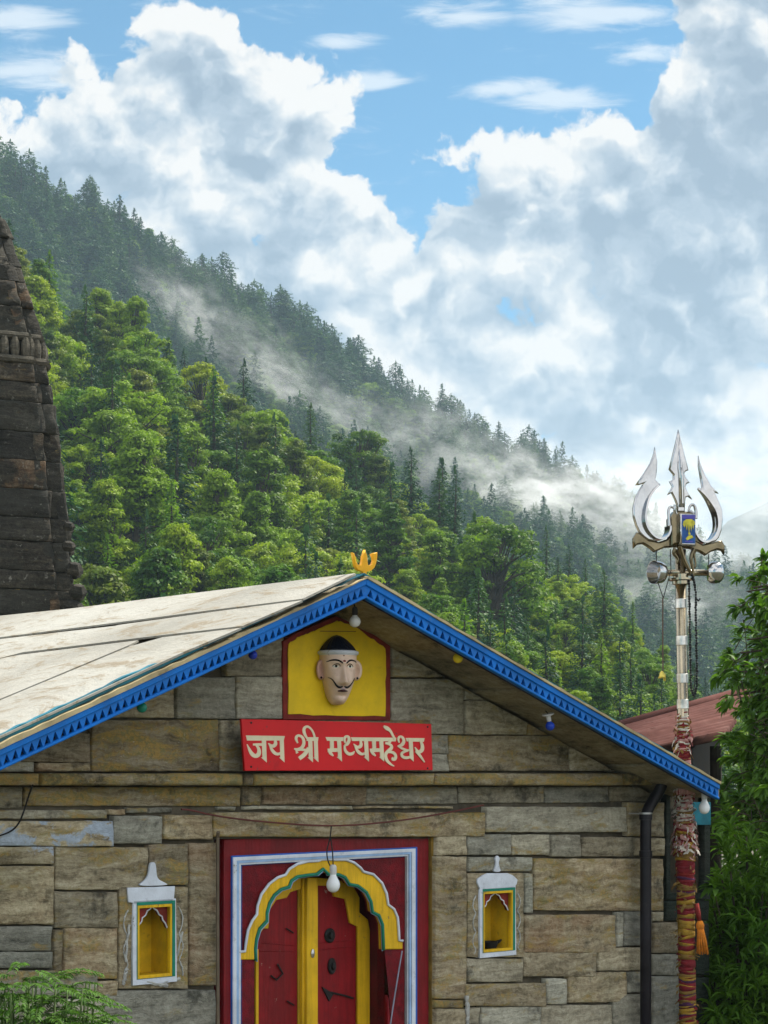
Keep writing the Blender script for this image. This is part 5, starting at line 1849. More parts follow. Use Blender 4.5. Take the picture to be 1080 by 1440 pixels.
NEAR_SKY = [(-900, 60), (-500, 100), (-300, 150), (-60, 290), (0, 325), (60, 360), (110, 405), (185, 430), (215, 490), (270, 510), (350, 545), (440, 605), (520, 655), (620, 690), (680, 745), (770, 775), (830, 815), (900, 885), (950, 955), (1010, 1005), (1100, 1060), (1300, 1080)]
FAR_SKY = [(-900, -330), (-400, -40), (-200, 80), (0, 200), (60, 240), (130, 270), (200, 308), (260, 352), (340, 385), (430, 440), (500, 480), (560, 520), (640, 570), (700, 600), (760, 625), (850, 668), (950, 735), (1080, 800), (1300, 900), (1700, 1010)]


def interp(tab, x):
    return float(np.interp(x, [p[0] for p in tab], [p[1] for p in tab]))


def tree_px(u):
    """height of the crest trees: large ones on the left, smaller growth down the shoulder"""
    return float(np.interp(u, [0, 300, 700, 900, 1100], [150, 135, 88, 66, 60]))


def near_pt(u, t):
    """u: bearing (photo column), t: 0 foot, 1 crest"""
    Yf = 62 + 6 * math.sin(u * .004)
    Yc = 150 - .02 * (u - 500)
    Y = Yf + (Yc - Yf) * t
    zc = (HY - (interp(NEAR_SKY, u) + tree_px(u) * .78)) / F * Yc
    z = -2.5 + (zc + 2.5) * (max(t, 0.0) ** 1.05)
    if t > 1: z = zc - (Y - Yc) * .55
    X = (u - CX) / F * Y
    z += 1.6 * mnoise.noise(Vector((X * .06, Y * .06, 0))) * min(1, max(0, t) * 3)
    return Vector((X, Y, z + HC))


def far_pt(u, t):
    Yf = 235
    Yc = 470 + .10 * (u - 300)
    Y = Yf + (Yc - Yf) * t
    zc = (HY - (interp(FAR_SKY, u) + 62)) / F * Yc
    z = -14 + (zc + 14) * max(t, 0.0)
    if t > 1: z = zc - (Y - Yc) * .4
    X = (u - CX) / F * Y
    # gullies and spurs
    z += (7.0 * mnoise.noise(Vector((X * .022, Y * .012, 4))) + 2.5 * mnoise.noise(Vector((X * .07, Y * .05, 9)))) * min(1, max(0, t) * 2.5) * (1 if t < .8 else max(.15, 1 - (t - .8) * 4.2))
    return Vector((X, Y, z + HC))


def hill(name, fn, us, ts, mat, label):
    vs = [fn(u, t) for t in ts for u in us]
    n = len(us)
    fs = [(j * n + i, j * n + i + 1, (j + 1) * n + i + 1, (j + 1) * n + i) for j in range(len(ts) - 1) for i in range(n - 1)]
    mb = MB(); mb.add(vs, fs)
    o = mb.build(name, mat, None, True)
    return tag(o, label, 'hillside', kind='structure')


hill('near_hillside', near_pt, list(range(-900, 1700, 25)), [-.1 + .04 * i for i in range(34)], M_FLOOR, 'near forested slope falling to the right behind the temple')
hill('far_hillside', far_pt, list(range(-900, 1800, 25)), [-.05 + .04 * i for i in range(34)], M_FLOORF, 'far misty forested ridge descending to the right')


def mountain():
    nx, ny = 130, 50
    vs, fs = [], []
    for j in range(ny + 1):
        for i in range(nx + 1):
            X = -900 + 2600 * i / nx
            Y = 1000 + 900 * j / ny
            u = X / Y * F + CX
            sk = np.interp(u, [-800, 300, 700, 880, 960, 1040, 1120, 1300, 2000], [760, 900, 890, 850, 790, 740, 700, 640, 520])
            zc = (HY - sk) / F * 1450
            t = (Y - 1000) / 450
            z = -20 + (zc + 20) * t if t < 1 else zc - (t - 1) * 150
            z += 22 * mnoise.fractal(Vector((X * .006, Y * .006, 2)), 1, 2, 5) * min(1, t * 2) + 7 * mnoise.noise(Vector((X * .07, Y * .05, 1)))
            vs.append((X, Y, z))
    for j in range(ny):
        for i in range(nx):
            a = j * (nx + 1) + i
            fs.append((a, a + 1, a + nx + 2, a + nx + 1))
    mb = MB(); mb.add(vs, fs)
    o = mb.build('mountain', M_FLOORF, None, True)
    tag(o, 'blue mountain half hidden in mist at the far right', 'mountain', kind='structure')


mountain()

# ------------------------------------------------------------------ foliage materials
def leaf_mat(name, lo, hi, warm_tone, trans=.35, hue_amp=1.0):
    """lo/hi/sunny: leaf colours between which single trees and clumps vary"""
    m, t, b = new_mat(name)
    oi = t.node('ShaderNodeObjectInfo')
    rnd = oi.outputs['Random']
    geo = t.node('ShaderNodeTexCoord').outputs['Object']
    cl = t.noise(geo, .55, 3, .6)
    at_ = t.node('ShaderNodeAttribute', attribute_name='leaf')
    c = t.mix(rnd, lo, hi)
    c = t.mix(t.m('MULTIPLY', t.step(t.m('FRACT', t.m('MULTIPLY', rnd, 7.31)), .45, 1.0), .8), c, warm_tone)  # some trees lean at random to the yellower leaf tone
    c = t.mix(t.step(cl, .35, .65, 0, .45), c, tuple(x * 1.35 for x in warm_tone))
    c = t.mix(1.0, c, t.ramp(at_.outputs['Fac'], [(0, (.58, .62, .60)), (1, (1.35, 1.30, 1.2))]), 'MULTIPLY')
    t.put(b.inputs['Base Color'], c)
    b.inputs['Roughness'].default_value = .55
    b.inputs['Specular IOR Level'].default_value = .12
    tr = t.node('ShaderNodeBsdfTranslucent')
    t.put(tr.inputs[0], t.mix(1.0, c, (1.25, 1.35, .55), 'MULTIPLY'))
    ms = t.node('ShaderNodeMixShader')
    ms.inputs[0].default_value = trans
    out = next(n for n in t.n if n.type == 'OUTPUT_MATERIAL')
    t.l.new(b.outputs[0], ms.inputs[1]); t.l.new(tr.outputs[0], ms.inputs[2]); t.l.new(ms.outputs[0], out.inputs[0])
    return m


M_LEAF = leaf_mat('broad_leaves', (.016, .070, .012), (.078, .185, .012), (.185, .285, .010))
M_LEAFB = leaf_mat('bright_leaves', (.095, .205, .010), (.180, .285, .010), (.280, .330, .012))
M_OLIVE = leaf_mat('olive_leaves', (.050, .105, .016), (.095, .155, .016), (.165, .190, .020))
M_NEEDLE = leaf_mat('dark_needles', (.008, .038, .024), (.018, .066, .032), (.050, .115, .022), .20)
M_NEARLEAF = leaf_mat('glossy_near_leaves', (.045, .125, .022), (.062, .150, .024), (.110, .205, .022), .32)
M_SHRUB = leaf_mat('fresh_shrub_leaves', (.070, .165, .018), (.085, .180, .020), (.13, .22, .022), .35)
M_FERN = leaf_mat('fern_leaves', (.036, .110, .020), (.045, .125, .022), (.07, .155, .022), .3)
M_BARK = plain('bark', (.060, .046, .034), .9, var=.4, scale=3, bump=.6)


def quads_mesh(name, P, A, B, mat, leafval):
    """one rhombic leaf clump per row: centre P, half axes A (long), B (wide), slightly folded"""
    n = len(P)
    V = np.empty((n, 4, 3), np.float32)
    V[:, 0] = P - A; V[:, 1] = P + B; V[:, 2] = P + A; V[:, 3] = P - B
    me = bpy.data.meshes.new(name)
    me.vertices.add(n * 4); me.vertices.foreach_set('co', V.ravel())
    me.loops.add(n * 4); me.loops.foreach_set('vertex_index', np.arange(n * 4, dtype=np.int32))
    me.polygons.add(n); me.polygons.foreach_set('loop_start', np.arange(0, n * 4, 4, dtype=np.int32))
    me.update()
    at_ = me.attributes.new('leaf', 'FLOAT', 'FACE')
    at_.data.foreach_set('value', leafval.astype(np.float32))
    me.materials.append(mat)
    me.validate()
    return me


def unit(v):
    return v / np.maximum(np.linalg.norm(v, axis=1, keepdims=True), 1e-6)


def crown_leaves(rng, lobes, per, size, flat=.60, updown=.45):
    """leaf clumps over the upper shells of many overlapping lobes"""
    Ps, Ns, lv = [], [], []
    for (x, y, z, r) in lobes:
        k = max(20, int(per * (r ** 1.6)))
        d = unit(rng.normal(size=(k, 3)))
        d[:, 2] = np.where(rng.random(k) < .72, np.abs(d[:, 2]), d[:, 2])
        rad = r * (0.40 + .80 * rng.random(k) ** .8)
        p = np.stack([x + d[:, 0] * rad, y + d[:, 1] * rad, z + d[:, 2] * rad * flat], 1)
        Ps.append(p)
        Ns.append(unit(d + np.array([0, 0, updown]) + rng.normal(size=(k, 3)) * .45))
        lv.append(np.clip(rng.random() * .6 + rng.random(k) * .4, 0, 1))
    P = np.concatenate(Ps); N = np.concatenate(Ns); lv = np.concatenate(lv)
    k = len(P)
    T = unit(np.cross(N, rng.normal(size=(k, 3))))
    B = np.cross(N, T)
    s = size * (.6 + .8 * rng.random(k))[:, None]
    return P, T * s, B * s * (.42 + .25 * rng.random(k))[:, None], lv


def broadleaf(seed, H, Rr, mat, nlobe=92, per=300, size=.122, shape='dome', lean=0.0):
    rng = np.random.default_rng(seed)
    lobes = []
    for i in range(nlobe):
        a = rng.random() * 2 * PI
        u = rng.random()
        h = .10 + .90 * u ** .8              # relative height of the lobe
        if shape == 'dome': env = math.sqrt(max(.02, 1 - ((h - .42) / .62) ** 2))
        elif shape == 'cone': env = (1.03 - h) ** .75 * 1.05
        elif shape == 'tall': env = (1.02 - h) ** .55 * .95 if h > .45 else .8
        else: env = 1.05 * math.sin(PI * min(1, max(0, (h - .18) / .86))) ** .7
        rr = Rr * env * (rng.random() ** .38) * rng.uniform(.75, 1.08)
        r = rng.uniform(.10, .24) * Rr * (1.15 - .4 * u)
        lobes.append((rr * math.cos(a) + lean * h, rr * math.sin(a), H * h - r * .4, r * 1.25))
    P, A, B, lv = crown_leaves(rng, lobes, per, size)
    cm = quads_mesh('crown', P, A, B, mat, lv)
    mb = MB()
    pts = [(0, 0, -.6)]
    for i in range(1, 6): pts.append((lean * i / 5 * .8 + rng.normal() * .06 * Rr, rng.normal() * .06 * Rr, H * .82 * i / 5))
    r0 = .035 * H
    mb.tube(pts, [r0 * (1.25 - .2 * i) for i in range(6)], 8)
    for (x, y, z, r) in lobes[::2]:
        st = Vector(pts[2]).lerp(Vector(pts[4]), rng.random())
        if z < st.z: st = Vector(pts[2])
        e = Vector((x, y, z))
        mid = st.lerp(e, .5) + Vector((0, 0, .08 * H * .3))
        mb.tube([st, mid, e], [r0 * .38, r0 * .25, r0 * .08], 5)
    me = bpy.data.meshes.new('trunk'); me.from_pydata(mb.v, [], mb.f); me.materials.append(M_BARK); me.update()
    return cm, me


def conifer(seed, H, Rr, mat, sparse=0.0, flat_top=False, leaf=.30):
    rng = np.random.default_rng(seed)
    Ps, As, Bs, lv = [], [], [], []
    z = H * rng.uniform(.10, .2)
    while z < H * .985:
        u = z / H
        env = Rr * ((1 - u) ** .78) * (1.0 if u > .2 else .8) + .12
        if flat_top: env = Rr * (1.0 if u < .75 else (1 - u) * 3 + .25) * (.55 + .45 * rng.random())
        nb = max(4, int(7 * (1 - u * .5)))
        a0 = rng.random() * 6.28
        for b in range(nb):
            if rng.random() < sparse: continue
            a = a0 + b * 2 * PI / nb + rng.normal() * .25
            L = env * rng.uniform(.62, 1.12)
            dirv = np.array([math.cos(a), math.sin(a), 0])
            droop = rng.uniform(.10, .38) * (1 - u * .5)
            k = max(5, int(L * 13))
            s = (rng.random(k) ** .7)
            p = dirv[None] * (s * L)[:, None]
            p[:, 2] = z - droop * L * s ** 1.6 + .12 * L * np.clip(s - .75, 0, 1)
            side = np.array([-math.sin(a), math.cos(a), 0])
            p += side[None] * (rng.normal(size=k) * .20 * L * (1 - .6 * s))[:, None]
            p[:, 2] += rng.normal(size=k) * .09
            N = unit(np.array([0, 0, 1.0])[None] + dirv[None] * .35 + rng.normal(size=(k, 3)) * .38)
            T = unit(dirv[None] + side[None] * rng.normal(size=(k, 1)) * .7 + np.array([0, 0, -.35])[None] * rng.random((k, 1)))
            T = unit(T - N * np.sum(T * N, 1, keepdims=True))
            B = np.cross(N, T)
            sz = (leaf * (.6 + .7 * rng.random(k)) * (1 - .45 * u))[:, None]
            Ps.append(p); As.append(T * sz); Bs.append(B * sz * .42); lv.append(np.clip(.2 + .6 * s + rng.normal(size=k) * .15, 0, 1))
        z += H * rng.uniform(.026, .042) * (1.1 - .4 * u)
    k = 14
    p = np.stack([rng.normal(size=k) * .07, rng.normal(size=k) * .07, H * (.95 + .06 * rng.random(k))], 1)
    Ps.append(p); As.append(np.tile([0, 0, .3], (k, 1))); Bs.append(np.tile([.09, .03, 0], (k, 1))); lv.append(np.full(k, .7))
    cm = quads_mesh('crown', np.concatenate(Ps), np.concatenate(As), np.concatenate(Bs), mat, np.concatenate(lv))
    mb = MB()
    mb.tube([(0, 0, -.8), (0, 0, H * .4), (rng.normal() * .1, rng.normal() * .1, H * .97)], [.026 * H, .018 * H, .012], 7)
    me = bpy.data.meshes.new('trunk'); me.from_pydata(mb.v, [], mb.f); me.materials.append(M_BARK); me.update()
    return cm, me


BL = [broadleaf(101, 8.0, 3.2, M_LEAF), broadleaf(102, 9.0, 3.0, M_LEAF, shape='tall'), broadleaf(103, 7.2, 3.6, M_LEAF, shape='round'), broadleaf(104, 8.6, 3.3, M_LEAF, nlobe=100), broadleaf(107, 10.0, 3.0, M_LEAF, nlobe=96, shape='tall', lean=.6)]
BL += [broadleaf(111, 9.5, 2.5, M_LEAF, nlobe=90, shape='cone'), broadleaf(112, 6.6, 3.0, M_OLIVE, shape='round'), broadleaf(113, 8.4, 2.7, M_OLIVE, shape='tall', lean=-.5)]
BB = [broadleaf(105, 8.2, 3.3, M_LEAFB, nlobe=96), broadleaf(106, 9.2, 3.1, M_LEAFB, shape='tall', nlobe=96), broadleaf(108, 7.4, 3.4, M_LEAFB, shape='round')]
CO = [conifer(201, 12, 3.4, M_NEEDLE), conifer(202, 13, 3.1, M_NEEDLE, .12), conifer(203, 10.5, 3.3, M_NEEDLE, .05), conifer(204, 12.5, 3.0, M_NEEDLE, .22, True), conifer(205, 11, 3.4, M_NEEDLE, .15, True)]

GC = [conifer(221, 11, 2.7, M_LEAF, .05, False, .34), conifer(222, 12, 2.5, M_LEAF, .12, False, .34)]
PI_ = [conifer(211, 13, 4.3, M_NEEDLE, .10, True, .42), conifer(212, 14, 4.0, M_NEEDLE, .18, True, .42), conifer(213, 12.5, 4.2, M_NEEDLE, .08, False, .42), conifer(214, 15, 4.4, M_NEEDLE, .15, False, .42)]

GRP = {'mid': 'mid green broadleaf trees on the near slope', 'bright': 'yellow-green broadleaf trees on the near slope', 'dark': 'conifers on the near slope', 'sky': 'conifers along the crest of the far ridge'}
KIND = {'mid': 'forest_tree', 'bright': 'broadleaf_tree', 'dark': 'conifer_tree', 'sky': 'conifer_tree'}
first_crown = {}
TREES = []


def label_for(kind, p, t):
    x = CX + p.x / p.y * F
    if kind == 'sky':
        where = ('at the upper left end' if x < 200 else 'left of the middle' if x < 420 else 'right of the middle' if x < 640 else 'at the lower right end')
        return 'blue-green conifer on the crest of the far ridge, ' + where
    high = 'high on' if t > .66 else 'halfway up' if t > .33 else 'low on'
    where = ('right of the stone tower' if x < 260 else 'above the white roof' if x < 480 else 'behind the roof peak' if x < 700 else 'behind the right blue gable board' if x < 880 else 'behind the trident pole')
    what = {'mid': 'mid green tree', 'bright': 'yellow-green broadleaf tree', 'dark': 'dark pointed conifer'}[kind]
    return f'{what} {high} the near slope, {where}'


def put_tree(pair, loc, scale, kind, label=None, squash=1.0, t=0.5):
    r = empty(KIND[kind], loc, random.uniform(0, 6.28))
    r.scale = (scale * squash, scale * squash, scale)
    tag(r, label or label_for(kind, loc, t), 'tree', None if label else GRP[kind])
    c = link('crown', pair[0], None, r)
    link('trunk', pair[1], None, r)
    first_crown.setdefault(pair[0].name, c)
    TREES.append((r, kind))
    return r


def px_of(p):
    return (CX + p.x / p.y * F, HY - (p.z - HC) / p.y * F)


def roofline(x):
    return float(np.interp(x, [-60, 0, 505, 880, 1008], [880, 872, 815, 1030, 1104]))


def plant_near():
    random.seed(77)
    # a few trees that stand out in the photograph come first
    special = [
        (140, 500, .86, BB[1], .85, 'bright', 'tall yellow-green tree standing high on the slope right of the tower top'),
        (200, 600, .70, BB[0], .95, 'bright', 'sunlit yellow-green tree with a glowing right edge below the tall one on the slope'),
        (395, 815, .30, BB[2], .95, 'bright', 'rounded light green tree with visible branches just above the white roof'),
        (698, 925, .28, BL[3], 1.05, 'mid', 'large full-crowned green tree rising behind the right-hand blue gable board'),
        (437, 690, .66, CO[0], .70, 'dark', 'dark conical conifer in the middle of the near slope above the roof finial'),
        (622, 780, .66, CO[2], .78, 'bright', 'pale green pointed conifer on the shoulder of the near slope'),
        (768, 850, .80, CO[1], .50, 'dark', 'slim dark conifer on the near slope where it falls into the mist'),
        (800, 862, .82, CO[0], .48, 'dark', 'dark conifer right of the slim one on the shoulder of the near slope'),
        (150, 835, .16, BB[1], .72, 'bright', 'small pointed light green tree beside the foot of the tower'),
        (505, 735, .72, BL[3], .95, 'mid', 'broad domed green tree on the near slope above the roof finial'),
    ]
    used = []
    for x, ybase, t, pair, sc, kind, lab in special:
        p = near_pt(x, t)
        # slide up or down the slope until the trunk foot meets the wanted row
        best = min(range(0, 106), key=lambda i: abs(px_of(near_pt(x, i / 100))[1] - ybase))
        p = near_pt(x, best / 100)
        put_tree(pair, p - Vector((0, 0, .2)), sc, kind, lab)
        used.append(p)
    cand = []
    for i in range(9000):
        u = random.uniform(-150, 1180); t = random.uniform(0.02, 1.03)
        cand.append((u, t))
    n = 0
    for u, t in cand:
        p = near_pt(u, t)
        sp = float(np.interp(u, [250, 700, 950], [2.55, 2.2, 1.75]))
        if any((p - q).length < sp for q in used): continue
        x, y = px_of(p)
        top = px_of(p + Vector((0, 0, 9)))[1]
        if top > roofline(x) + 25 or top > 1120: continue
        if x < -75 or x > 1150: continue
        small = float(np.interp(u, [250, 500, 750, 950], [1.0, .88, .60, .48]))
        r = random.random()
        # conifers gather towards the crest and the right-hand shoulder
        pc = .13 + (.25 if t > .82 else .05) + (.12 if u > 640 else 0)
        if r < pc:
            kind, pair, sc = 'dark', random.choice(CO[:3]), random.uniform(.50, .85) * min(1, small * 1.15)
        elif r < pc + .05:
            kind, pair, sc = 'mid', random.choice(GC), random.uniform(.5, .8) * small
        elif r < pc + .05 + (.42 if mnoise.noise(Vector((p.x * .05, p.y * .05, 3))) > .0 else .14):
            kind, pair, sc = 'bright', random.choice(BB), random.uniform(.45, .98) * small
        else:
            kind, pair, sc = 'mid', random.choice(BL), random.uniform(.45, 1.0) * small
        used.append(p)
        put_tree(pair, p - Vector((0, 0, .3)), sc, kind, None, random.uniform(.9, 1.15), t)
        n += 1
        if n >= 400: break
    # low undergrowth so that no bare floor shows between the crowns
    return used


near_used = plant_near()


def plant_crest():
    random.seed(78)
    for i in range(120):
        u = -60 + 1000 * (i + random.uniform(-.4, .4)) / 120
        t = random.uniform(.93, 1.01)
        p = far_pt(u, t)
        if u > 900: continue
        pair = random.choice(PI_ + PI_ + [CO[1]])
        put_tree(pair, p - Vector((0, 0, .4)), random.uniform(.75, 1.25), 'sky', None, random.uniform(.85, 1.2))


plant_crest()


def forest_stuff(name, pts, kinds, scales, crowns, label):
    """a wood that reads as one mass: one object that instances crowns on its points"""
    me = bpy.data.meshes.new(name)
    me.vertices.add(len(pts))
    me.vertices.foreach_set('co', np.array(pts, np.float32).ravel())
    a = me.attributes.new('kind', 'INT', 'POINT'); a.data.foreach_set('value', np.array(kinds, np.int32))
    a = me.attributes.new('size', 'FLOAT', 'POINT'); a.data.foreach_set('value', np.array(scales, np.float32))
    a = me.attributes.new('turn', 'FLOAT', 'POINT'); a.data.foreach_set('value', np.array([random.uniform(0, 6.28) for _ in pts], np.float32))
    me.update()
    o = link(name, me)
    tag(o, label, 'forest', kind='stuff')
    ng = bpy.data.node_groups.new(name, 'GeometryNodeTree')
    ng.interface.new_socket('Geometry', in_out='INPUT', socket_type='NodeSocketGeometry')
    ng.interface.new_socket('Geometry', in_out='OUTPUT', socket_type='NodeSocketGeometry')
    N, L = ng.nodes, ng.links
    gi = N.new('NodeGroupInput'); go = N.new('NodeGroupOutput')
    jn = N.new('GeometryNodeJoinGeometry')
    def attr(nm, ty):
        n = N.new('GeometryNodeInputNamedAttribute'); n.data_type = ty; n.inputs[0].default_value = nm
        return n.outputs[0]
    kd, sz, tn = attr('kind', 'INT'), attr('size', 'FLOAT'), attr('turn', 'FLOAT')
    cx = N.new('ShaderNodeCombineXYZ'); L.new(tn, cx.inputs[2])
    for k, c in enumerate(crowns):
        oi = N.new('GeometryNodeObjectInfo'); oi.inputs[0].default_value = c; oi.inputs[1].default_value = True; oi.transform_space = 'ORIGINAL'
        cmp_ = N.new('FunctionNodeCompare'); cmp_.data_type = 'INT'; cmp_.operation = 'EQUAL'
        L.new(kd, cmp_.inputs[2]); cmp_.inputs[3].default_value = k
        ip = N.new('GeometryNodeInstanceOnPoints')
        L.new(gi.outputs[0], ip.inputs['Points']); L.new(cmp_.outputs[0], ip.inputs['Selection']); L.new(oi.outputs['Geometry'], ip.inputs['Instance'])
        L.new(cx.outputs[0], ip.inputs['Rotation']); L.new(sz, ip.inputs['Scale'])
        L.new(ip.outputs[0], jn.inputs[0])
    L.new(jn.outputs[0], go.inputs[0])
    md = o.modifiers.new('forest', 'NODES'); md.node_group = ng
    return o


def crowns_of(pairs):
    return [first_crown[p[0].name] for p in pairs if p[0].name in first_crown]


def far_forest():
    random.seed(79)
    pairs = PI_ + [CO[0]] + BL[:3]
    cr = crowns_of(pairs)
    pts, ks, ss = [], [], []
    for i in range(3600):
        u = random.uniform(-220, 1300); t = random.uniform(.02, 1.02)
        p = far_pt(u, t)
        con = random.random() < (.25 + .5 * t)
        k = random.randrange(0, 5) if con else random.randrange(5, len(cr))
        pts.append(p - Vector((0, 0, .6))); ks.append(min(k, len(cr) - 1)); ss.append(random.uniform(.65, 1.35) * (1.0 if con else 1.0))
    forest_stuff('far_forest', pts, ks, ss, cr, 'misty forest covering the far ridge, reading as one mass')
    # gaps, edges and the out-of-frame wings of the near slope
    pts, ks, ss = [], [], []
    cr2 = crowns_of(BL + BB[:1])
    for i in range(2600):
        u = random.uniform(-900, 1650); t = random.uniform(.0, 1.25)
        p = near_pt(u, t)
        inside = -80 < u < 1150
        if inside:
            top = px_of(p + Vector((0, 0, 6)))[1]
            if top > roofline(u) + 40 and u < 1000: continue
        pts.append(p - Vector((0, 0, 1.6 if inside else .4))); ks.append(random.randrange(len(cr2))); ss.append(random.uniform(.30, .52) if inside else random.uniform(.6, 1.0))
    forest_stuff('undergrowth', pts, ks, ss, cr2, 'bushy undergrowth filling the gaps between the trees of the near slope')


far_forest()

# ------------------------------------------------------------------ plants close to the temple
def leaf_mesh(name, bases, dirs, ups, lens, wids, mat, droop=.25, lv=None):
    """lance-shaped leaves: eight vertices each, folded along the midrib and bent at the tip"""
    n = len(bases)
    side = unit(np.cross(dirs, ups))
    up = unit(np.cross(side, dirs))
    V = np.empty((n, 7, 3), np.float32)
    L = lens[:, None]; Wd = wids[:, None]
    mid = bases + dirs * L * .42 + up * L * .03
    m2 = bases + dirs * L * .75 - up * L * droop * .25
    tip = bases + dirs * L - up * L * droop
    V[:, 0] = bases
    V[:, 1] = mid + side * Wd + up * Wd * .35
    V[:, 2] = m2 + side * Wd * .62 + up * Wd * .2
    V[:, 3] = tip
    V[:, 4] = m2 - side * Wd * .62 + up * Wd * .2
    V[:, 5] = mid - side * Wd + up * Wd * .35
    V[:, 6] = mid * .5 + m2 * .5
    fs = []
    tri = [(0, 1, 6), (1, 2, 6), (2, 3, 6), (3, 4, 6), (4, 5, 6), (5, 0, 6)]
    idx = (np.arange(n)[:, None, None] * 7 + np.array(tri)[None]).reshape(-1, 3)
    me = bpy.data.meshes.new(name)
    me.vertices.add(n * 7); me.vertices.foreach_set('co', V.ravel())
    m = len(idx)
    me.loops.add(m * 3); me.loops.foreach_set('vertex_index', idx.ravel().astype(np.int32))
    me.polygons.add(m); me.polygons.foreach_set('loop_start', np.arange(0, m * 3, 3, dtype=np.int32))
    me.update()
    at_ = me.attributes.new('leaf', 'FLOAT', 'FACE')
    lv = np.random.default_rng(1).random(n) if lv is None else lv
    at_.data.foreach_set('value', np.repeat(lv, 6).astype(np.float32))
    me.materials.append(mat)
    me.validate()
    return me


def sprays(rng, tips, nleaf, L, Wd, spread=.9, back=.5):
    """whorls of leaves around twig ends; tips: (point, direction)"""
    b, d, u = [], [], []
    for p, t in tips:
        p = np.array(p); t = np.array(t) / np.linalg.norm(t)
        k = rng.integers(nleaf[0], nleaf[1] + 1)
        s1 = np.cross(t, [0, 0, 1.0]); s1 /= max(np.linalg.norm(s1), 1e-6); s2 = np.cross(s1, t)
        for i in range(k):
            a = rng.random() * 2 * PI
            w = rng.uniform(.35, 1.0) * spread
            v = t + (s1 * math.cos(a) + s2 * math.sin(a)) * w
            v[2] -= rng.uniform(.0, .35)
            b.append(p - t * rng.random() * back * L); d.append(v / np.linalg.norm(v)); u.append(np.array([0, 0, 1.0]) + rng.normal(size=3) * .25)
    b, d, u = np.array(b), np.array(d), np.array(u)
    n = len(b)
    return b, d, u, L * rng.uniform(.65, 1.2, n), Wd * rng.uniform(.7, 1.2, n)


def near_tree():
    """leafy tree on the right: trunk out of the picture, boughs reaching in"""
    rng = np.random.default_rng(5)
    base = Vector((5.3, 13.2, 0))
    root = empty('leafy_tree', base)
    tag(root, 'dark glossy-leaved tree reaching in from the right beside the trident pole', 'tree')
    mb = MB()
    tr = [(0, 0, -.3), (.05, 0, 1.5), (-.15, .1, 3.0), (-.05, .1, 4.6), (.1, 0, 6.2)]
    mb.tube(smooth_open(tr, 2), [.20 - .15 * i / 12 for i in range(len(smooth_open(tr, 2)))], 10)
    tips = []
    # left outline of the crown in the photograph: row -> column
    oy = [610, 640, 700, 770, 790, 830, 860, 900, 950, 1000, 1030, 1080, 1150, 1220, 1300, 1440, 1500]
    ox = [1076, 1071, 1083, 1062, 1037, 1040, 1022, 1030, 1010, 1012, 1020, 1002, 990, 985, 985, 985, 985]
    boughs = []
    for k in range(720):
        y = rng.uniform(600, 1480) if k < 430 else rng.uniform(1000, 1190) if k < 590 else rng.uniform(785, 1010)
        if y < 780 and rng.random() < .80: continue
        if y > 1230 and rng.random() < .6: continue
        left = float(np.interp(y, oy, ox))
        xx = left + (rng.random() ** 1.25) * (1290 - left) + 8
        Yd = 13.2 + rng.normal() * .75 - (0 if xx < 1100 else .0)
        e = at(xx, y, Yd) - base
        if e.z + base.z < .3: continue
        st = Vector(tr[1]).lerp(Vector(tr[3]), min(1, max(0, (e.z - 1.2) / 4)))
        st = Vector((st.x, st.y, min(st.z, e.z + .25)))
        midp = st.lerp(e, .55) + Vector((0, 0, .25))
        boughs.append((st, midp, e))
        # twigs along the outer half of the bough
        for q in range(8):
            u = rng.uniform(.45, 1.0)
            pp = (midp.lerp(e, (u - .45) / .55))
            off = Vector(rng.normal(size=3) * np.array([.17, .22, .14]))
            tp = pp + off
            col = px_of(base + tp)
            if col[0] < float(np.interp(col[1], oy, ox)) - 2: continue
            mb.tube([pp, pp.lerp(tp, .5) + Vector((0, 0, .02)), tp], [.0045, .003, .002], 4, False)
            dr = (off + (e - st).normalized() * .18 + Vector((0, -.05, -.03)))
            tips.append((tuple(tp), tuple(dr.normalized())))
    for st, m_, e in [q for q in boughs if q[2].z > .1 + (HC + (HY - 1000) / F * 13)][::3]:
        mb.tube(smooth_open([tuple(st), tuple(m_), tuple(e)], 2), [.045, .035, .028, .022, .018, .015, .012, .010, .008, .006][:len(smooth_open([tuple(st), tuple(m_), tuple(e)], 2))], 6)
    mb.build('trunk', M_BARK, root, True)
    b, d, u, L, Wd = sprays(rng, tips, (8, 14), .105, .021, 1.0)
    link('crown', leaf_mesh('crown', b, d, u, L, Wd, M_NEARLEAF, .22), None, root)


near_tree()


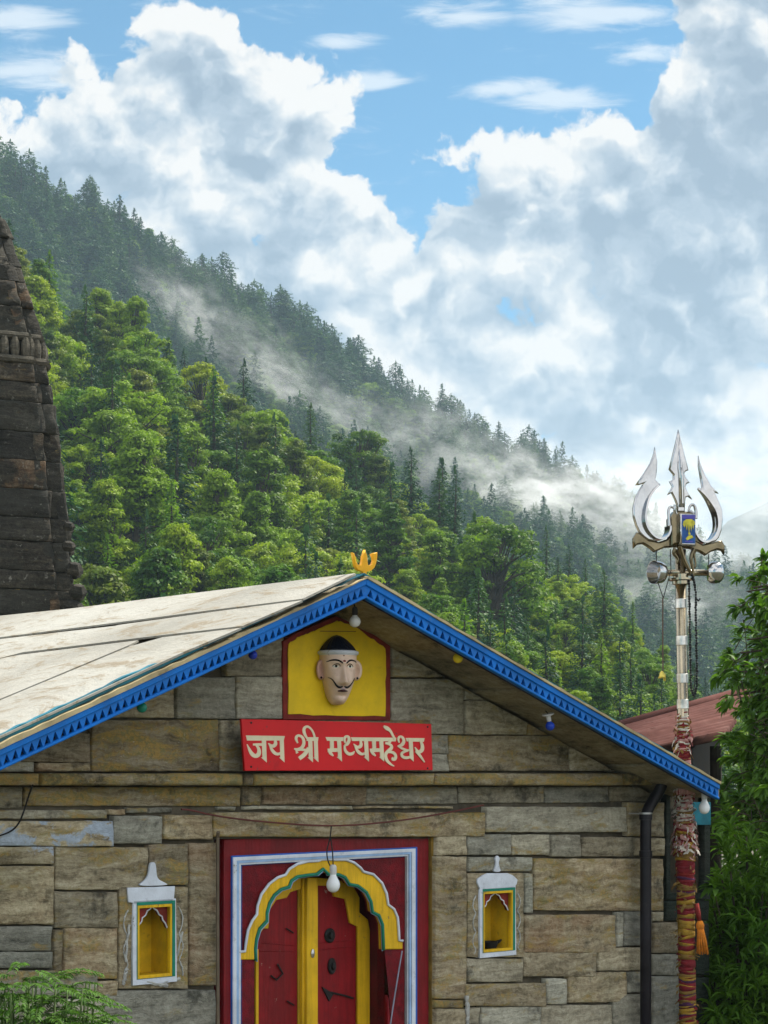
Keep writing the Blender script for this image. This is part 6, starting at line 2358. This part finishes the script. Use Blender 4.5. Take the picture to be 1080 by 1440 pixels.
def shrub(name, base, top, rad, label, mat, seed, L=.12, Wd=.012, ntip=260, droop=.45, clip=None):
    rng = np.random.default_rng(seed)
    root = empty(name, base)
    tag(root, label, 'shrub')
    mb = MB(); tips = []
    for k in range(ntip):
        a = rng.random() * 2 * PI
        r = rad * math.sqrt(rng.random())
        h = top * (1 - .55 * (r / rad) ** 2) * rng.uniform(.35, 1.0)
        e = Vector((r * math.cos(a), r * math.sin(a), h))
        st = Vector((e.x * .15, e.y * .15, 0))
        m_ = st.lerp(e, .6) + Vector((0, 0, .12 * h))
        if k % 4 == 0: mb.tube(smooth_open([tuple(st), tuple(m_), tuple(e)], 1), [.014, .011, .008, .005][:len(smooth_open([tuple(st), tuple(m_), tuple(e)], 1))], 5)
        dr = Vector((e.x * .8, e.y * .8, .75 * rad)).normalized()
        for q in range(3):
            off = Vector(rng.normal(size=3) * .08)
            if clip and not clip(Vector(base) + e + off): continue
            tips.append((tuple(e + off), tuple(dr + Vector(rng.normal(size=3) * .3))))
    mb.build('stems', M_BARK, root, True)
    b, d, u, Ls, Ws = sprays(rng, tips, (6, 10), L, Wd, 1.0)
    link('foliage', leaf_mesh('foliage', b, d, u, Ls, Ws, mat, droop), None, root)
    return root


keep = lambda p: px_of(p)[0] > 996
b1 = at(1055, 1088, 11.6)
shrub('leafy_shrub', (b1.x, b1.y, 0), HC + (HY - 1170) / F * 11.6, .62, 'bright green narrow-leaved shrub at the right corner of the temple', M_SHRUB, 8, .125, .012, 420, .5, keep)
b2 = at(1040, 1088, 12.4)
shrub('leafy_shrub', (b2.x + .15, b2.y, 0), HC + (HY - 1190) / F * 12.4, .85, 'darker low shrub behind the bright one at the right edge', M_NEARLEAF, 9, .13, .020, 560, .35, keep)


def fern_bush():
    """feathery bush in the bottom left corner: long arching fronds with paired leaflets"""
    rng = np.random.default_rng(12)
    Y = 7.4
    base = at(38, 1088, Y); base.z = 0
    root = empty('feathery_bush', base)
    tag(root, 'feathery green bush with arching compound leaves in the bottom left corner', 'bush')
    B, Dd, U, Ls, Ws = [], [], [], [], []
    mb = MB()
    zt_ = HC + (HY - 1335) / F * Y
    for k in range(460):
        a = rng.random() * 2 * PI
        r = .42 * math.sqrt(rng.random())
        hz = zt_ * (1.0 - .22 * (r / .42) ** 2) * rng.uniform(.72, .99)
        st = Vector((r * math.cos(a) * .8, r * math.sin(a) * .8, hz - .05))
        out = Vector((math.cos(a + rng.normal() * .5), math.sin(a + rng.normal() * .5), rng.uniform(.1, .7))).normalized()
        Lf = rng.uniform(.13, .25)
        path = []
        for i in range(14):
            u = i / 13
            path.append(st + out * Lf * u + Vector((0, 0, -.42 * Lf * u * u)))
        mb.tube(path, [.0022 - .0014 * i / 13 for i in range(14)], 4, False)
        for i in range(1, 14):
            t = (path[i] - path[i - 1]).normalized()
            s = t.cross(Vector((0, 0, 1))).normalized()
            for sg in (-1, 1):
                dv = (t * .75 + s * sg * .9 + Vector((0, 0, -.12 + rng.normal() * .12))).normalized()
                B.append(tuple(path[i])); Dd.append(tuple(dv)); U.append((0 + rng.normal() * .15, rng.normal() * .15, 1)); Ls.append(.036 * (1.15 - .55 * abs(i / 13 - .35)) * rng.uniform(.8, 1.2)); Ws.append(.0058)
    for k in range(26):
        a = rng.random() * 6.28; r = .3 * rng.random()
        mb.tube([(r * .4 * math.cos(a), r * .4 * math.sin(a), 0), (r * .8 * math.cos(a), r * .8 * math.sin(a), zt_ * .5), (r * math.cos(a), r * math.sin(a), zt_ * .9)], [.010, .008, .004], 5)
    mb.build('stems', plain('green_stems', (.06, .10, .025), .7), root, True)
    link('foliage', leaf_mesh('foliage', np.array(B), np.array(Dd), np.array(U), np.array(Ls), np.array(Ws), M_FERN, .2), None, root)


fern_bush()

# ------------------------------------------------------------------ mist banks and haze
def mist(name, u, v, Y, sx, sy, sz, dens, label, scale=2.4, rot=(0, 0, 0), seed=0.0):
    me = bpy.data.meshes.new(name)
    bm = bmesh.new(); bmesh.ops.create_icosphere(bm, subdivisions=3, radius=1.0); bm.to_mesh(me); bm.free()
    o = link(name, me)
    o.location = at(u, v, Y); o.scale = (sx, sy, sz); o.rotation_euler = rot
    tag(o, label, 'mist', kind='stuff')
    m = bpy.data.materials.new(name + '_vapour'); m.use_nodes = True
    t = NT(m.node_tree); t.n.clear()
    out = t.node('ShaderNodeOutputMaterial'); pv = t.node('ShaderNodeVolumePrincipled')
    t.l.new(pv.outputs[0], out.inputs['Volume'])
    co = t.node('ShaderNodeTexCoord').outputs['Object']
    q = t.v('ADD', co, (seed, seed * .7, seed * 1.3))
    wv = t.v('ADD', q, t.v('SCALE', t.v('SUBTRACT', t.noise(q, 1.6, 4, .65, color=True), (.5, .5, .5)), scale=1.5))
    n = t.noise(wv, scale, 7, .66)
    fall = t.step(t.v('LENGTH', co), 1.0, .10)
    d = t.m('MULTIPLY', t.step(t.m('ADD', n, t.m('MULTIPLY', fall, .10)), .535, .80), t.m('POWER', fall, 1.4))
    t.put(pv.inputs['Density'], t.m('MULTIPLY', d, dens))
    pv.inputs['Color'].default_value = (.985, .99, 1.0, 1)
    pv.inputs['Anisotropy'].default_value = .15
    me.materials.append(m)
    return o


mist('mist_bank', 265, 440, 415, 30, 14, 15, 0.11, 'thin ragged mist wisp highest among the conifers at the upper left of the far ridge', 3.0, seed=1.00, rot=(0, R(36), 0))
mist('mist_bank', 370, 520, 405, 30, 14, 15, 0.13, 'ragged mist wisp below the highest one, over the upper left far ridge', 3.0, seed=3.31, rot=(0, R(30), 0))
mist('mist_bank', 490, 585, 405, 28, 14, 14, 0.085, 'faint mist wisp on the far ridge above the domed tree of the near slope', 3.0, seed=5.62, rot=(0, R(28), 0))
mist('mist_bank', 610, 640, 400, 30, 14, 20, 0.15, 'mist wisp on the far ridge to the right of the roof finial', 3.0, seed=7.93, rot=(0, R(24), 0))
mist('mist_bank', 735, 690, 410, 30, 16, 16, 0.34, 'thick white mist at the left end of the valley mist', 2.6, seed=10.24, rot=(0, R(14), 0))
mist('mist_bank', 850, 715, 440, 46, 22, 22, 0.36, 'broad white mist bank just left of the trident prongs', 2.6, seed=12.55, rot=(0, R(6), 0))
mist('mist_bank', 925, 850, 390, 40, 20, 15, 0.12, 'thin blue-white mist low behind the steel pole of the trident', 2.6, seed=30.1)
mist('mist_bank', 790, 800, 430, 30, 20, 14, 0.13, 'thin lower mist over the valley trees left of the trident pole', 2.8, seed=14.86, rot=(0, R(-5), 0))
mist('mist_bank', 960, 760, 520, 70, 30, 30, 0.12, 'pale drifting mist right behind the trident', 2.6, seed=17.17, rot=(0, R(0), 0))
mist('mist_bank', 1040, 690, 700, 100, 40, 50, 0.075, 'pale mist in front of the far blue mountain', 2.4, seed=19.48, rot=(0, R(0), 0))

hz = MB(); hz.box(-2000, 2200, -60, 2100, -6.0, 300.0)
hm = bpy.data.materials.new('haze_air'); hm.use_nodes = True
t = NT(hm.node_tree); t.n.clear()
out = t.node('ShaderNodeOutputMaterial'); pv = t.node('ShaderNodeVolumePrincipled')
pv.inputs['Density'].default_value = 0.0003
pv.inputs['Color'].default_value = (.60, .82, 1.0, 1)
pv.inputs['Anisotropy'].default_value = 0.0
t.l.new(pv.outputs[0], out.inputs['Volume'])
hobj = hz.build('haze', hm)
tag(hobj, 'blue valley haze', 'haze', kind='stuff')

# every stone surface without a per-block tint gets one
for _o in COL.objects:
    if _o.type == 'MESH' and _o.data.materials and (('stone' in _o.data.materials[0].name) or _o.data.materials[0] is M_SOFFIT) and 'tint' not in _o.data.attributes:
        _a = _o.data.attributes.new('tint', 'FLOAT_COLOR', 'CORNER')
        _a.data.foreach_set('color', np.tile(np.array([.55, .2, .4, 0.0], np.float32), len(_o.data.loops)))
